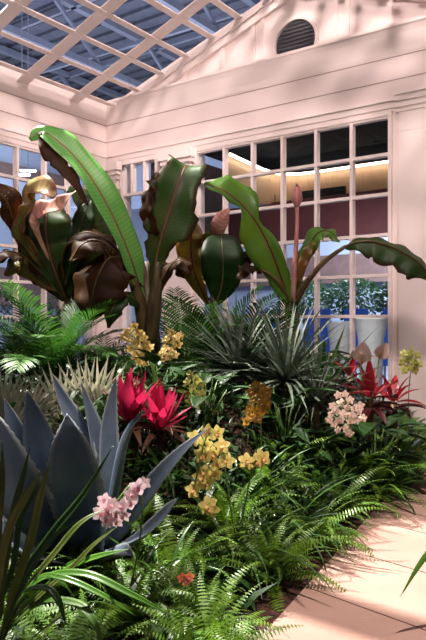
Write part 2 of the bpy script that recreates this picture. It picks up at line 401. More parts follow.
# windows
def window(name, wall, cols, rows, a, z, lo, hi, cb=0):
    """cols/rows bar centres; a..z outer opening"""
    f = MB(); g = MB(); p = MB(); w = .045
    def bx(bm, u0, u1, z0, z1, d0, d1, m):
        if wall == 'r': bm.box((u0, d0, z0), (u1, d1, z1), m)
        else: bm.box((-d1, -u1, z0), (-d0, -u0, z1), m)
    bx(f, a, a + .05, lo, hi, -.05, .16, T_); bx(f, z - .05, z, lo, hi, -.05, .16, T_)
    bx(f, a + .05, z - .05, hi - .05, hi, -.04, .16, T_); bx(f, a - .02, z + .02, lo - .04, lo + .05, -.09, .16, T_)
    for c in cols:
        if a + .05 < c < z - .05: bx(g, c - w / 2, c + w / 2, max(cb, lo + .05), hi - .05, -.03, .07, T_)
    for r in rows:
        if lo + .05 < r < hi - .05: bx(g, a + .05, z - .05, r - w / 2, r + w / 2, -.025, .065, T_)
    bx(p, a + .05, z - .05, lo + .05, hi - .05, .075, .082, M['glass'])
    o = struct(name, f); struct('glazing_bar', g, o); struct('glass_pane', p, o)
ROWS = [4.36, 3.85, 3.31, 2.76, 2.21, 1.65, 1.1]
window('window_1', 'r', [4.81, 4.26, 3.70, 3.17, 2.64], ROWS, 2.06, 5.40, .55, 4.42)
window('window_2', 'r', [.66, .95, 1.22], [3.83], .40, 1.42, .55, 4.42, 3.83)
window('window_3', 'l', [.91, 1.42, 1.98, 2.54, 3.1, 3.66], ROWS, .34, 4.26, .55, 4.42)
# round louvred vent in the gable
v = thing('gable_vent', 'round dark grey louvred vent set in the gable above the cornice', 'vent', (3.86, .11, 5.77))
b = MB(); n = 40
ring = [(math.cos(2 * PI * i / n), math.sin(2 * PI * i / n)) for i in range(n)]
b0 = len(b.v)
for r, y in ((.335, .015), (.335, -.03), (.385, -.03), (.385, .015)):
    for c, s in ring: b.v.append((c * r, y, s * r))
for k in range(4):
    for i in range(n): b.quad([b0 + k * n + i, b0 + k * n + (i + 1) % n, b0 + ((k + 1) % 4) * n + (i + 1) % n, b0 + ((k + 1) % 4) * n + i], W_)
ob('frame', b.mesh('vent_frame', False), v)
b = MB(); b.prism([(c * .335, s * .335) for c, s in ring], 'y', .006, .018, M['vent']); 
for i in range(-5, 6):
    z = i * .058; hw = math.sqrt(max(0, .33 ** 2 - z * z)) - .01
    if hw > .03: b.box((-hw, -.012, z - .018), (hw, .006, z - .01), M['vent'])
ob('louvre', b.mesh('vent_louvre', False), v)
# open roof lattice
b = MB()
for y in [.16 - .98 - 1.09 * i for i in range(9)]:
    b.beam((-.25, y, roofz(-.25) + .02), (XR, y, roofz(XR) + .02), .21, .025, T_); b.beam((8.07, y, roofz(-.25) + .02), (XR, y, roofz(XR) + .02), .21, .025, T_)
for i in range(7):
    for sgn in (0, 1):
        x = .26 + .53 * i; x = x if not sgn else 2 * XR - x
        b.beam((x, .18, roofz(x) + .02), (x, -9.7, roofz(x) + .02), .125, .02, T_)
b.box((XR - .08, -9.7, roofz(XR) - .02), (XR + .08, .18, roofz(XR) + .2), T_)
struct('ceiling', b)
# steel roof of the exhibition hall high above
b = MB()
for i in range(60):
    y = -26 + i * .9; b.box((-32, y, 15.6), (24, y + .45, 15.75), M['deck'])
b.box((-32, -27, 15.75), (24, 29, 15.8), M['deck'])
struct('ceiling_hall_deck', b)
b = MB()
for j in range(7):
    x = -26 + 6.5 * j
    for z in (12.9, 15.2): b.box((x - .16, -26, z), (x + .16, 28, z + .28), M['steel'])
    for i in range(18): b.beam((x, -26 + 3 * i, 13.0 if i % 2 else 15.2), (x, -23 + 3 * i, 15.2 if i % 2 else 13.0), .14, .14, M['steel'])
for j in range(9):
    y = -22 + 5.5 * j; b.box((-32, y, 15.2), (24, y + .16, 15.5), M['steel'])
    b.beam((-32, y + 1.7, 14.2), (24, y + 4.2, 14.2), .16, .16, M['steel'])
struct('trim_hall_truss', b)

# ------------------------------------------------------------------ floor, bed and path
b = MB(); nx, ny = 36, 44
for j in range(ny + 1):
    y = -8.9 + j * (8.9 - .0) / ny
    for i in range(nx + 1):
        xe = (EA + ED * ((y - EA.y) / ED.y)).x
        x = i / nx * xe; b.v.append((x, y, soil(x, y)))
for j in range(ny):
    for i in range(nx): q = j * (nx + 1) + i; b.quad([q, q + 1, q + nx + 2, q + nx + 1], M['soil'])
struct('floor_planting_bed', b, smooth=True)
b = MB(); PN = Vector((.985, -.17, 0))
def slab(s0, s1, l0, l1):
    c = []
    for (s, l) in ((s0, l0), (s0, l1), (s1, l1), (s1, l0)):
        p = EA + ED * s; c.append((p.x + PN.x * l, p.y + PN.y * l))
    b.prism(c, 'z', -.05, .03, M['path'])
s = -4.1
while s < 6.4:
    slab(s + .006, s + .734, 0, 1.12)
    s += .74
p0 = EA + ED * -4.2; p1 = EA + ED * 5.5
b.prism([(p0.x, p0.y), (p0.x + 1.13, p0.y - .19), (p1.x + 1.13, p1.y - .19), (p1.x, p1.y)], 'z', -.06, .022, M['pathjoint'])
struct('floor_path', b)
b = MB(); b.prism([(p0.x + 1.13, p0.y - .19), (p0.x + 4, p0.y - .19), (p1.x + 4, p1.y - .19), (p1.x + 1.13, p1.y - .19)], 'z', -.06, .01, M['soil']); struct('floor_side_bed', b)
b = MB(); b.box((-32, -27, -.2), (24, 29, -.08), M['hallfloor']); struct('floor_hall', b)

# ------------------------------------------------------------------ exhibition hall seen through the windows
b = MB(); b.box((.2, .3, 5.15), (12, 6, 5.25), M['dark']); b.box((.2, 4.05, 4.80), (12, 4.15, 5.15), M['dark']); struct('ceiling_lounge', b)
path = [(1.52, 1.6), (1.38, 3.0), (1.40, 3.5), (1.52, 3.8), (1.80, 3.98), (2.3, 4.04), (12, 4.04)]
lpath = [(1.66, 1.6), (1.52, 3.0), (1.54, 3.42), (1.64, 3.68), (1.86, 3.84), (2.3, 3.90), (12, 3.90)]
b = MB(); bl = MB()
for bm, pth, zz, m in ((b, path, (4.05, 4.79), M['wood']), (bl, lpath, (4.72, 4.75), M['led'])):
    for (x0, y0), (x1, y1) in zip(pth, pth[1:]):
        q = len(bm.v); bm.v += [(x0, y0, zz[0]), (x1, y1, zz[0]), (x1, y1, zz[1]), (x0, y0, zz[1]), (x0 - .06, y0 + .06, zz[0]), (x1 - .06, y1 + .06, zz[0]), (x1 - .06, y1 + .06, zz[1]), (x0 - .06, y0 + .06, zz[1])]
        for f in ((0, 1, 2, 3), (7, 6, 5, 4), (3, 2, 6, 7), (4, 5, 1, 0)): bm.quad([q + i for i in f], m)
struct('wall_lounge_panelling', b)
o = ob('led_strip', bl.mesh('led_strip', False)); tag(o, 'glowing warm strip light along the top of the wood panelling beyond the window', 'light')
b = MB(); b.box((.3, 3.1, 3.22), (12, 3.2, 4.0), M['maroon']); b.box((.3, .9, 3.22), (.4, 3.2, 4.9), M['brownband']); struct('wall_lounge_fascia', b)
b = MB(); b.box((1.62, 3.2, 3.98), (12, 4.0, 4.05), M['ledge']); struct('trim_lounge_ledge', b)
for i, (px, lab) in enumerate(((268, 'black boxy screen on the lounge ledge at the curved corner of the panelling'), (322, 'long black screen on the lounge ledge in front of the lit wood panelling'))):
    a = (px - 213) / FOC; rx, ry = -sn + a * cs, cs + a * sn; t = (3.6 - CAM.y) / ry; x = CAM.x + t * rx
    s = thing('display_screen', lab, 'screen', (x, 3.62, 4.055)); w = .16 if i == 0 else .5
    b = MB(); b.box((-w, 0, .04), (w, .05, .24), M['screen']); ob('panel', b.mesh('screen_panel', False), s)
    b = MB(); b.box((-w * .5, -.06, 0), (w * .5, .1, .04), M['screen']); ob('stand', b.mesh('screen_stand', False), s)
wl = ['rightmost small downlight in the dark ceiling, seen in the end top pane', 'small downlight seen at the left edge of the second top pane from the right', 'larger downlight by a glazing bar, third top pane from the right', 'small downlight seen in the fourth top pane from the right']
for (px, py), lab in zip(((379, 142), (319, 151), (309, 135), (269, 162)), wl):
    a = (px - 213) / FOC; t = (5.15 - CH) * FOC / (320 - py); p = CAM + RV * a * t + FV * t
    d = thing('downlight', lab, 'light', (p.x, min(p.y, 3.9), 5.15), 0, 'downlights in the lounge ceiling')
    b = MB(); b.lathe([(.07, -.012), (.07, 0)], (0, 0, 0), M['downlight'], 14); ob('lamp', b.mesh('downlight_lamp'), d)
    b = MB(); b.lathe([(.072, -.02), (.09, -.02), (.09, 0), (.072, 0)], (0, 0, 0), M['dark'], 14); ob('rim', b.mesh('downlight_rim'), d)
b = MB(); b.box((-26, 13, -.1), (20, 13.2, 9), M['bluewall']); struct('wall_hall_far', b)
b = MB(); b.box((-16, -14, -.1), (-15.8, 13, 11), M['bluewall']); struct('wall_hall_side', b)
b = MB(); b.box((-15.8, -14, 2.2), (-15.55, 13, 3.9), M['brownband']); b.box((-26, 12.7, 2.9), (20, 13, 3.9), M['brownband'])
b.box((-15.8, -14, 8.0), (-15.5, 13, 8.5), M['brownband']); struct('trim_hall_bands', b)
# truss-mounted ceiling light seen through the left window
for (px, py, lab) in ((28, 171, 'cool white ceiling light tube seen through the left window, the upper one'), (22, 175, 'cool white ceiling light tube seen through the left window, the lower one')):
    p = at(px, py, 19); l = thing('ceiling_light', lab, 'light', p, YAW, 'tube lights beyond the left window')
    b = MB(); b.box((-.22, -.05, -.02), (.22, .05, .03), M['fixture']); ob('tube', b.mesh('light_tube', False), l)
    b = MB(); b.box((-.25, -.08, .03), (.25, .08, .07), M['steel']); b.box((-.01, -.01, .07), (.01, .01, 13.0 - p.z), M['steel']); ob('housing', b.mesh('light_housing', False), l)
# planter tub, blue panels and trees beyond the big window
def tub(px, y, h, r, lab):
    a = (px - 213) / FOC; rx, ry = -sn + a * cs, cs + a * sn; t = (y - CAM.y) / ry
    tb = thing('planter_tub', lab, 'planter', (CAM.x + t * rx, y, -.08), 0)
    b = MB(); b.lathe([(r * .55, 0), (r * .6, .1), (r * .78, h * .8), (r, h), (r * 1.06, h + .03), (r * .9, h + .03), (r * .85, h - .08)], (0, 0, 0), M['tub'], 28); ob('tub', b.mesh('tub'), tb)
    b = MB()
    for i in range(60): blade_mesh('', R.uniform(.1, .2), .02, R.uniform(.3, 1.3), -.2, M['hedge'], 'lance', 4, .2, 2, mb=b) if False else None
    b.lathe([(r * .84, h - .06), (.02, h + .0)], (0, 0, 0), M['soil'], 20); ob('soil', b.mesh('tub_soil'), tb)
tub(371, 2.6, 1.69, .30, 'cream tapered planter tub seen through the lowest right window panes')
tub(340, 4.6, 1.62, .30, 'cream planter tub farther back, second pane from the right')
for i, (x, w, lab) in enumerate(((3.2, .35, 'blue display panel behind the planter tubs, right'), (2.2, .3, 'blue display panel behind the planter tubs, centre'), (1.2, .32, 'blue display panel behind the planter tubs, left'), (-.2, .4, 'blue display panel seen through the left half of the big window'))):
    d = thing('blue_banner_stand', lab, 'banner stand', (x, 6.2, -.08), .2 * (i - 1), 'blue panels in the hall')
    b = MB(); b.box((-w, -.03, .6), (w, .03, 1.95), M['bluepanel']); ob('board', b.mesh('panel_board', False), d)
    for sx in (-w + .04, w - .04):
        b = MB(); b.box((sx - .02, -.02, .02), (sx + .02, .02, .6), M['steel']); b.box((sx - .02, -.2, 0), (sx + .02, .2, .02), M['steel']); ob('leg', b.mesh('panel_leg', False), d)
def tree(x, y, zc, r, n, lab, seed):
    rg = random.Random(seed); t = thing('indoor_tree', lab, 'tree', (x, y, -.08), 0, 'trees in the hall')
    b = MB(); b.tube([(0, 0, 0), (.03, .02, zc * .5), (0, 0, zc + r * .3)], [.06, .05, .02], M['bark'], 8); ob('trunk', b.mesh('tree_trunk'), t)
    b = MB()
    for i in range(n):
        while True:
            p = Vector((rg.uniform(-1, 1), rg.uniform(-1, 1), rg.uniform(-1, 1)))
            if .2 < p.length < 1: break
        c = Vector((p.x * r, p.y * r, zc + p.z * r * .75)); d = (p + Vector((rg.uniform(-.7, .7), rg.uniform(-.7, .7), rg.uniform(-.9, .4)))).normalized()
        sd = d.cross(Vector((rg.random(), rg.random(), rg.random()))).normalized(); L = rg.uniform(.09, .16); q = len(b.v)
        b.v += [tuple(c), tuple(c + d * L * .5 + sd * L * .25), tuple(c + d * L), tuple(c + d * L * .5 - sd * L * .25)]; b.quad([q, q + 1, q + 2, q + 3], M['hedge'])
    ob('foliage', b.mesh('tree_foliage', False), t)
tree(3.0, 7.4, 2.2, .72, 1500, 'small leafy tree in the hall seen through the rightmost panes', 1)
tree(1.45, 7.8, 2.25, .74, 1500, 'small leafy tree in the hall, next left behind the tubs', 2)
tree(-.15, 8.0, 2.25, .78, 1500, 'small leafy tree in the hall behind the red curled leaf', 3)
tree(-4.2, .6, 1.9, .75, 700, 'leafy tree outside the left window low behind the palms', 4)
tree(-4.6, 3.2, 1.9, .8, 700, 'leafy tree outside the left window near the room corner', 5)

# ------------------------------------------------------------------ plants
def hero(parent, pts, nrm, wl, wr, mtop, mbot=None, n=28, nc=6, fold=.25, cup=0, wave=.0, wfreq=4, thick=.004, tear=0, name='leaf', seed=1, rib=0, ribm=None, serr=0):
    """one large leaf through control points (px, py, distance); the midrib is its sub-part"""
    rg = random.Random(seed)
    P = [at(*p) for p in pts]; org = parent.location.copy()
    C = [Vector(c) - org for c in crom(P, n)]
    nr = nrm if isinstance(nrm, list) else [nrm]
    NR = lin([cdir(*q) for q in nr], n) if len(nr) > 1 else [cdir(*nr[0])] * n
    WL = [max(w[0], .001) for w in crom([(w,) for w in wl], n)]; WR = [max(w[0], .001) for w in crom([(w,) for w in wr], n)]
    b = MB(); b.ribbon(C, NR, WL, WR, mtop, mbot, nc=nc, fold=fold, cup=cup, wave=wave, wfreq=wfreq, thick=thick, tear=tear, rng=rg, serr=serr)
    o = ob(name, b.mesh(name), parent)
    if rib:
        b = MB(); off = [C[i] + NR[i] * .002 for i in range(n)]
        b.tube(off, [rib * (1 - .8 * i / n) for i in range(n)], ribm or M['petiole'], 6); ob('midrib', b.mesh('midrib'), o)
    return o
def tube_part(parent, name, pts, rad, m, n=8, k=14):
    C = [Vector(c) - parent.location for c in crom([at(*p) for p in pts], k)]
    r = [x[0] for x in crom([(q,) for q in rad], k)] if isinstance(rad, list) else rad
    b = MB(); b.tube(C, r, m, n); return ob(name, b.mesh(name), parent)

BG, BB, BD, BM_, BO = M['ban_green'], M['ban_bright'], M['ban_dark'], M['ban_maroon'], M['ban_olive']
# --- banana with the tall bright leaf and the broad dark leaf
t = thing('banana_plant', 'tall banana plant with one long bright green leaf leaning left and one broad dark leaf', 'banana plant', ground(150, 7.6))
g0 = t.location
b = MB(); top = at(147, 262, 7.6) - g0
b.tube([(0, 0, -.02), (.0, 0, .5), top * .62, top], [.15, .13, .10, .07], M['stem'], 14); ob('stem', b.mesh('banana_stem'), t)
tube_part(t, 'leaf_sheath', [(150, 345, 7.5), (155, 300, 7.45), (158, 262, 7.42)], [.09, .08, .04], M['stem'], 10)
tube_part(t, 'leaf_sheath', [(146, 345, 7.55), (139, 300, 7.5), (128, 270, 7.5)], [.08, .07, .035], M['petiole'], 10)
hero(t, [(143, 300, 7.5), (134, 268, 7.5), (120, 232, 7.45), (102, 196, 7.4), (80, 163, 7.4), (58, 141, 7.4), (42, 132, 7.4), (30, 140, 7.4)], [(.5, .3, .8), (.5, .4, .75), (.4, .5, .7)],
     [.03, .12, .17, .18, .19, .22, .14, .03], [.03, .14, .20, .22, .20, .17, .10, .02], BB, BM_, n=40, fold=.3, wave=.012, tear=.12, seed=3, rib=.012)
hero(t, [(40, 132, 7.34), (46, 144, 7.3), (54, 156, 7.28), (64, 169, 7.28), (76, 186, 7.3), (88, 206, 7.34)], [(.1, .2, 1)], [.02, .07, .09, .09, .08, .02], [.02, .10, .14, .10, .05, .01], BM_, BM_, n=26, fold=.15, tear=.5, wave=.015, seed=9, name='torn_leaf_half')
hero(t, [(152, 300, 7.45), (156, 262, 7.4), (163, 232, 7.35), (173, 200, 7.35), (182, 174, 7.4), (187, 165, 7.6), (190, 178, 7.85)], [(.1, .12, 1), (.15, .1, 1), (.12, .3, .9), (.1, .9, .3)],
     [.03, .11, .27, .36, .32, .24, .12], [.03, .12, .32, .38, .32, .24, .12], BD, BM_, n=44, fold=.22, cup=.1, wave=.03, wfreq=5, tear=.35, seed=5, rib=.014, ribm=M['brownstem'])
hero(t, [(158, 236, 7.3), (150, 222, 7.25), (146, 206, 7.2), (151, 190, 7.25), (157, 172, 7.3)], [(-.5, .1, .8)], [.02, .10, .12, .10, .02], [.02, .11, .13, .10, .03], BM_, BM_, n=18, fold=.1, wave=.035, tear=.4, seed=6, name='torn_leaf_half')
hero(t, [(146, 290, 7.55), (128, 262, 7.5), (110, 258, 7.4), (98, 276, 7.25), (92, 298, 7.2), (88, 320, 7.2)], [(0, 1, .2), (-.1, .7, .7), (-.1, .2, 1)], [.03, .2, .34, .38, .30, .06], [.03, .2, .32, .34, .26, .05], BM_, BD, n=34, fold=-.35, wave=.03, tear=.25, seed=8, rib=.013)
hero(t, [(148, 300, 7.6), (132, 276, 7.55), (114, 250, 7.5), (96, 240, 7.4), (80, 246, 7.3), (70, 262, 7.25)], [(0, .9, .4), (-.1, .7, .7)], [.02, .12, .2, .22, .18, .03], [.02, .12, .2, .2, .16, .03], BM_, BO, n=30, fold=-.3, wave=.03, tear=.25, seed=41, rib=.012)
hero(t, [(146, 318, 7.5), (136, 300, 7.4), (122, 296, 7.3), (112, 310, 7.2), (108, 328, 7.2)], [(0, .8, .6), (-.2, .4, .9)], [.02, .09, .13, .12, .02], [.02, .09, .12, .1, .02], BD, BM_, n=22, fold=-.3, wave=.02, tear=.2, seed=42, rib=.01)
hero(t, [(156, 300, 7.5), (164, 276, 7.45), (174, 262, 7.4), (184, 262, 7.35), (190, 276, 7.3)], [(.1, .8, .6)], [.02, .08, .12, .12, .02], [.02, .08, .12, .1, .02], BM_, BD, n=22, fold=-.3, wave=.02, tear=.3, seed=43, rib=.01)
# --- banana on the left with the big dark leaf, cream and pink curled leaves
t = thing('banana_plant', 'left banana plant with a broad dark upright leaf and curled cream and pink leaf tops', 'banana plant', ground(62, 8.3))
g0 = t.location
b = MB(); top = at(66, 285, 8.3) - g0; b.tube([(0, 0, -.02), top * .5, top], [.13, .11, .07], M['stem'], 12); ob('stem', b.mesh('banana_stem'), t)
hero(t, [(66, 300, 8.2), (57, 278, 8.1), (50, 256, 8.05), (46, 234, 8.05), (47, 214, 8.1), (52, 203, 8.3)], [(0, .15, 1), (0, .1, 1), (0, .7, .6)], [.05, .28, .40, .38, .26, .08], [.05, .30, .44, .42, .28, .08], BD, BM_, n=34, fold=.12, wave=.03, tear=.15, seed=11, rib=.014, ribm=M['brownstem'])
hero(t, [(70, 300, 8.4), (84, 262, 8.3), (92, 236, 8.2), (88, 212, 8.1), (76, 196, 8.0), (66, 192, 7.95)], [(.2, .3, .9), (.4, .4, .7), (0, .9, .4)], [.03, .2, .30, .30, .24, .08], [.03, .2, .28, .28, .2, .06], BD, BM_, n=30, fold=.2, wave=.03, seed=12, rib=.012)
hero(t, [(64, 290, 8.3), (44, 240, 8.3), (34, 210, 8.2), (36, 192, 8.05), (46, 190, 7.9), (54, 198, 7.85)], [(0, .2, 1), (-.3, .3, .8), (0, .6, .7)], [.015, .03, .10, .16, .14, .05], [.015, .03, .10, .15, .13, .05], M['ban_cream'], BO, n=28, fold=.35, cup=.2, wave=.02, seed=13)
hero(t, [(50, 262, 8.0), (36, 228, 7.8), (38, 212, 7.7), (56, 206, 7.65), (77, 190, 7.6)], [(0, .3, 1), (-.1, .6, .8)], [.01, .05, .12, .13, .01], [.01, .04, .10, .11, .01], M['ban_pink'], M['ban_pink'], n=22, fold=.15, wave=.03, tear=.2, seed=14)
hero(t, [(64, 288, 8.1), (72, 258, 7.95), (78, 234, 7.9), (84, 214, 7.95), (90, 200, 8.05)], [(.2, .3, 1)], [.02, .08, .12, .10, .02], [.02, .10, .16, .14, .02], M['dark_leaf'], BM_, n=24, fold=.2, wave=.02, seed=44, rib=.01)
hero(t, [(58, 292, 8.0), (34, 276, 7.8), (22, 262, 7.7), (14, 262, 7.65), (6, 276, 7.6)], [(0, .8, .6)], [.02, .1, .15, .14, .03], [.02, .1, .14, .12, .03], BO, BM_, n=22, fold=-.25, wave=.02, seed=45, rib=.01)
hero(t, [(60, 290, 8.3), (26, 250, 8.3), (14, 222, 8.2), (6, 200, 8.1), (-8, 192, 8.0), (-24, 204, 7.9)], [(.3, .3, .8), (.4, .4, .7), (0, .9, .4)], [.015, .05, .14, .19, .18, .05], [.015, .05, .16, .20, .18, .05], BM_, BO, n=30, fold=.3, wave=.03, tear=.15, seed=15, rib=.012)
hero(t, [(62, 290, 8.2), (36, 256, 8.0), (20, 232, 7.9), (26, 212, 7.8), (36, 200, 7.8)], [(-.4, .2, .8)], [.015, .05, .10, .10, .02], [.015, .06, .12, .1, .02], BO, BM_, n=22, fold=.3, wave=.03, seed=16, rib=.01)
hero(t, [(62, 298, 8.1), (40, 272, 7.9), (20, 254, 7.8), (2, 252, 7.7), (-16, 264, 7.6)], [(0, 1, .3), (0, .9, .5)], [.02, .07, .16, .17, .06], [.02, .08, .17, .18, .06], BM_, BD, n=26, fold=-.3, wave=.03, tear=.2, seed=17, rib=.011)
hero(t, [(68, 296, 8.2), (62, 262, 8.0), (70, 240, 7.8), (88, 232, 7.7), (108, 240, 7.6), (120, 252, 7.6)], [(0, .8, .6), (.1, .8, .5), (.3, .6, .6)], [.02, .07, .15, .17, .12, .02], [.02, .07, .14, .15, .1, .02], BM_, BO, n=30, fold=-.25, wave=.03, seed=18, rib=.012)
# --- banana in the middle back, low upright leaves
t = thing('banana_plant', 'low banana plant behind the palms with one yellow-green red-rimmed leaf and one round grey-green leaf', 'banana plant', ground(214, 8.7))
g0 = t.location
b = MB(); top = at(214, 296, 8.6) - g0; b.tube([(0, 0, -.02), top * .5, top], [.11, .09, .06], M['stem'], 12); ob('stem', b.mesh('banana_stem'), t)
hero(t, [(208, 305, 8.5), (195, 274, 8.4), (191, 250, 8.4), (192, 232, 8.4), (193, 223, 8.5)], [(-.1, .1, 1)], [.02, .15, .21, .19, .05], [.02, .12, .18, .15, .04], BO, BO, n=26, fold=.2, wave=.02, tear=.1, seed=21, rib=.011, ribm=M['maroonleaf'])
hero(t, [(216, 305, 8.3), (222, 284, 8.2), (223, 262, 8.1), (222, 244, 8.15), (221, 234, 8.3)], [(.05, .25, 1), (.05, .3, 1)], [.03, .22, .28, .24, .08], [.03, .2, .27, .22, .08], M['dark_leaf'], BD, n=26, fold=.12, wave=.01, seed=22, rib=.012)
hero(t, [(216, 290, 8.5), (217, 250, 8.5), (218, 234, 8.4), (223, 220, 8.4), (229, 208, 8.4)], [(-.2, .2, 1)], [.01, .02, .10, .12, .01], [.01, .02, .09, .10, .01], M['ban_pink'], M['ban_pink'], n=22, fold=.45, wave=.01, seed=23)
hero(t, [(220, 300, 8.5), (236, 272, 8.4), (246, 256, 8.3), (252, 250, 8.2), (260, 262, 8.1)], [(.1, .7, .7)], [.02, .08, .13, .12, .03], [.02, .08, .12, .1, .03], BM_, BD, n=22, fold=-.2, wave=.03, tear=.2, seed=24, rib=.01)
hero(t, [(210, 300, 8.6), (186, 276, 8.5), (172, 264, 8.4), (158, 268, 8.3), (150, 280, 8.2)], [(0, .8, .5)], [.02, .09, .15, .15, .03], [.02, .09, .14, .13, .03], BM_, BO, n=22, fold=-.2, wave=.03, tear=.2, seed=25, rib=.01)
hero(t, [(216, 302, 8.6), (214, 280, 8.55), (206, 258, 8.5), (203, 244, 8.45), (210, 232, 8.4)], [(.2, .2, 1)], [.02, .07, .12, .11, .02], [.02, .07, .11, .1, .02], BG, BO, n=22, fold=.2, wave=.03, seed=26, rib=.01)
# --- banana on the right with the flower bud
t = thing('banana_plant', 'right banana plant with a pink bud on its tall stalk and one drooping leaf', 'banana plant', ground(292, 8.0))
g0 = t.location
b = MB(); top = at(292, 300, 8.0) - g0; b.tube([(0, 0, -.02), top * .5, top], [.12, .11, .08], M['stem'], 12); ob('stem', b.mesh('banana_stem'), t)
hero(t, [(290, 306, 7.95), (282, 280, 7.9), (270, 248, 7.85), (256, 222, 7.8), (238, 201, 7.75), (220, 189, 7.7), (204, 184, 7.7)], [(-.3, .35, .85), (-.3, .5, .75), (-.15, .75, .6)],
     [.03, .14, .24, .29, .29, .07, .12, .13, .03], [.03, .10, .14, .13, .05, .25, .27, .2, .04], BG, BO, n=60, fold=.15, wave=.025, wfreq=4, tear=.22, seed=31, rib=.013, ribm=M['maroonleaf'])
hero(t, [(294, 300, 7.9), (300, 274, 7.85), (308, 250, 7.8), (318, 233, 7.75), (330, 232, 7.7), (340, 242, 7.65)], [(-.5, .5, .7), (-.4, .6, .7), (.1, .9, .4)], [.015, .10, .19, .19, .14, .02], [.015, .04, .09, .12, .10, .02], BG, BO, n=32, fold=-.3, wave=.03, tear=.3, seed=32, rib=.012, ribm=M['maroonleaf'])
hero(t, [(300, 286, 7.8), (301, 270, 7.75), (306, 254, 7.72), (314, 242, 7.7)], [(-.2, .1, 1)], [.01, .05, .06, .02], [.01, .06, .08, .03], BO, BO, n=16, fold=.1, wave=.02, tear=.2, seed=33, name='torn_leaf_half')
tube_part(t, 'petiole', [(295, 304, 7.9), (306, 284, 7.8), (324, 262, 7.7), (346, 246, 7.6)], [.045, .038, .03, .022], M['petiole'], 8)
hero(t, [(344, 247, 7.6), (358, 242, 7.55), (376, 242, 7.5), (394, 248, 7.45), (410, 256, 7.4), (424, 268, 7.35), (430, 280, 7.35)], [(.05, .6, .8), (.1, .55, .85), (.3, .5, .8)], [.02, .09, .15, .16, .16, .12, .02], [.02, .12, .21, .21, .24, .20, .04], BD, BM_, n=40, fold=-.5, wave=.015, wfreq=5, tear=.25, seed=34, rib=.014, ribm=M['petiole'])
tube_part(t, 'petiole', [(290, 304, 8.0), (280, 284, 7.9), (266, 272, 7.9), (250, 268, 7.9)], [.04, .03, .022, .015], M['petiole'], 8)
hero(t, [(262, 272, 7.9), (252, 266, 7.85), (244, 268, 7.8), (238, 280, 7.8)], [(-.1, .8, .6)], [.02, .1, .12, .02], [.02, .1, .1, .02], BM_, BD, n=18, fold=-.3, wave=.03, seed=35)
tube_part(t, 'flower_stalk', [(293, 302, 7.8), (295, 262, 7.8), (297, 228, 7.8), (297, 206, 7.8)], [.034, .03, .024, .022], M['bud'], 8)
bt = at(297, 208, 7.8) - g0
b = MB(); b.lathe([(.02, 0), (.045, .05), (.05, .12), (.038, .19), (.015, .24), (.003, .26)], bt, M['bud'], 12); bd = ob('flower_bud', b.mesh('flower_bud'), t)
b = MB()
for a in (0, 2.1, 4.2):
    p = [bt + Vector((math.cos(a) * r, math.sin(a) * r, z)) for r, z in ((.03, .02), (.065, .1), (.055, .2), (.02, .3))]
    b.ribbon(p, [Vector((math.cos(a), math.sin(a), .2))] * 4, [.02, .05, .035, .003], [.02, .05, .035, .003], M['bud'], M['maroonleaf'], nc=4, fold=-.3, thick=.003)
ob('bract', b.mesh('bud_bract'), bd)

# --- blue agave
t = thing('agave', 'large blue-grey agave with broad spiny pointed leaves, left foreground', 'agave', ground(70, 4.15))
AG = M['agave']
def ag(pts, nrm, w, seed, fold=.25): hero(t, pts, nrm, [w * q for q in (.75, .9, 1, .85, .5, .02)], [w * q for q in (.75, .9, 1, .85, .5, .02)], AG, AG, n=42, nc=6, fold=fold, thick=.03, seed=seed, serr=.035)
ag([(70, 548, 4.10), (62, 518, 3.95), (52, 485, 3.85), (42, 450, 3.80), (34, 418, 3.80), (27, 390, 3.85)], [(.1, .2, 1), (.15, .1, 1)], .125, 1)
ag([(84, 548, 4.0), (82, 520, 3.84), (77, 490, 3.74), (72, 460, 3.70), (69, 436, 3.72), (67, 414, 3.78)], [(.05, .2, 1), (.05, .1, 1)], .165, 2)
ag([(58, 552, 4.0), (40, 528, 3.80), (24, 500, 3.65), (8, 466, 3.60), (-4, 432, 3.62), (-12, 404, 3.70)], [(.3, .3, 1), (.3, .15, 1)], .15, 3)
ag([(86, 540, 4.30), (88, 500, 4.32), (84, 460, 4.34), (74, 424, 4.34), (62, 398, 4.32), (52, 374, 4.3)], [(.5, .1, .7)], .085, 4, .5)
ag([(92, 540, 4.35), (98, 500, 4.40), (98, 460, 4.40), (93, 430, 4.38), (87, 406, 4.35), (81, 382, 4.3)], [(.75, .1, .5)], .085, 5, .4)
ag([(98, 542, 4.25), (106, 505, 4.25), (108, 465, 4.24), (108, 430, 4.24), (111, 402, 4.22), (116, 376, 4.2)], [(.55, .2, .8)], .078, 6, .35)
ag([(100, 545, 4.15), (110, 510, 4.05), (116, 478, 4.0), (122, 450, 3.95), (132, 425, 3.9), (146, 409, 3.85)], [(.85, .35, .35), (.6, .7, .3)], .055, 7, .35)
ag([(104, 550, 4.05), (120, 528, 3.95), (140, 500, 3.88), (160, 474, 3.85), (182, 450, 3.85), (207, 429, 3.9)], [(.5, .7, .55), (.4, .75, .5)], .056, 8, .35)
ag([(100, 556, 3.95), (122, 546, 3.8), (142, 534, 3.7), (158, 520, 3.65), (170, 506, 3.62), (178, 498, 3.6)], [(.3, .8, .5)], .045, 9, .3)
ag([(64, 560, 3.9), (44, 556, 3.65), (24, 548, 3.45), (4, 536, 3.3), (-14, 520, 3.2), (-30, 505, 3.2)], [(.2, .9, .5)], .15, 10, .25)
ag([(84, 562, 3.9), (92, 560, 3.7), (102, 556, 3.55), (114, 552, 3.42), (124, 552, 3.35), (134, 556, 3.3)], [(.15, .9, .45)], .09, 11, .25)
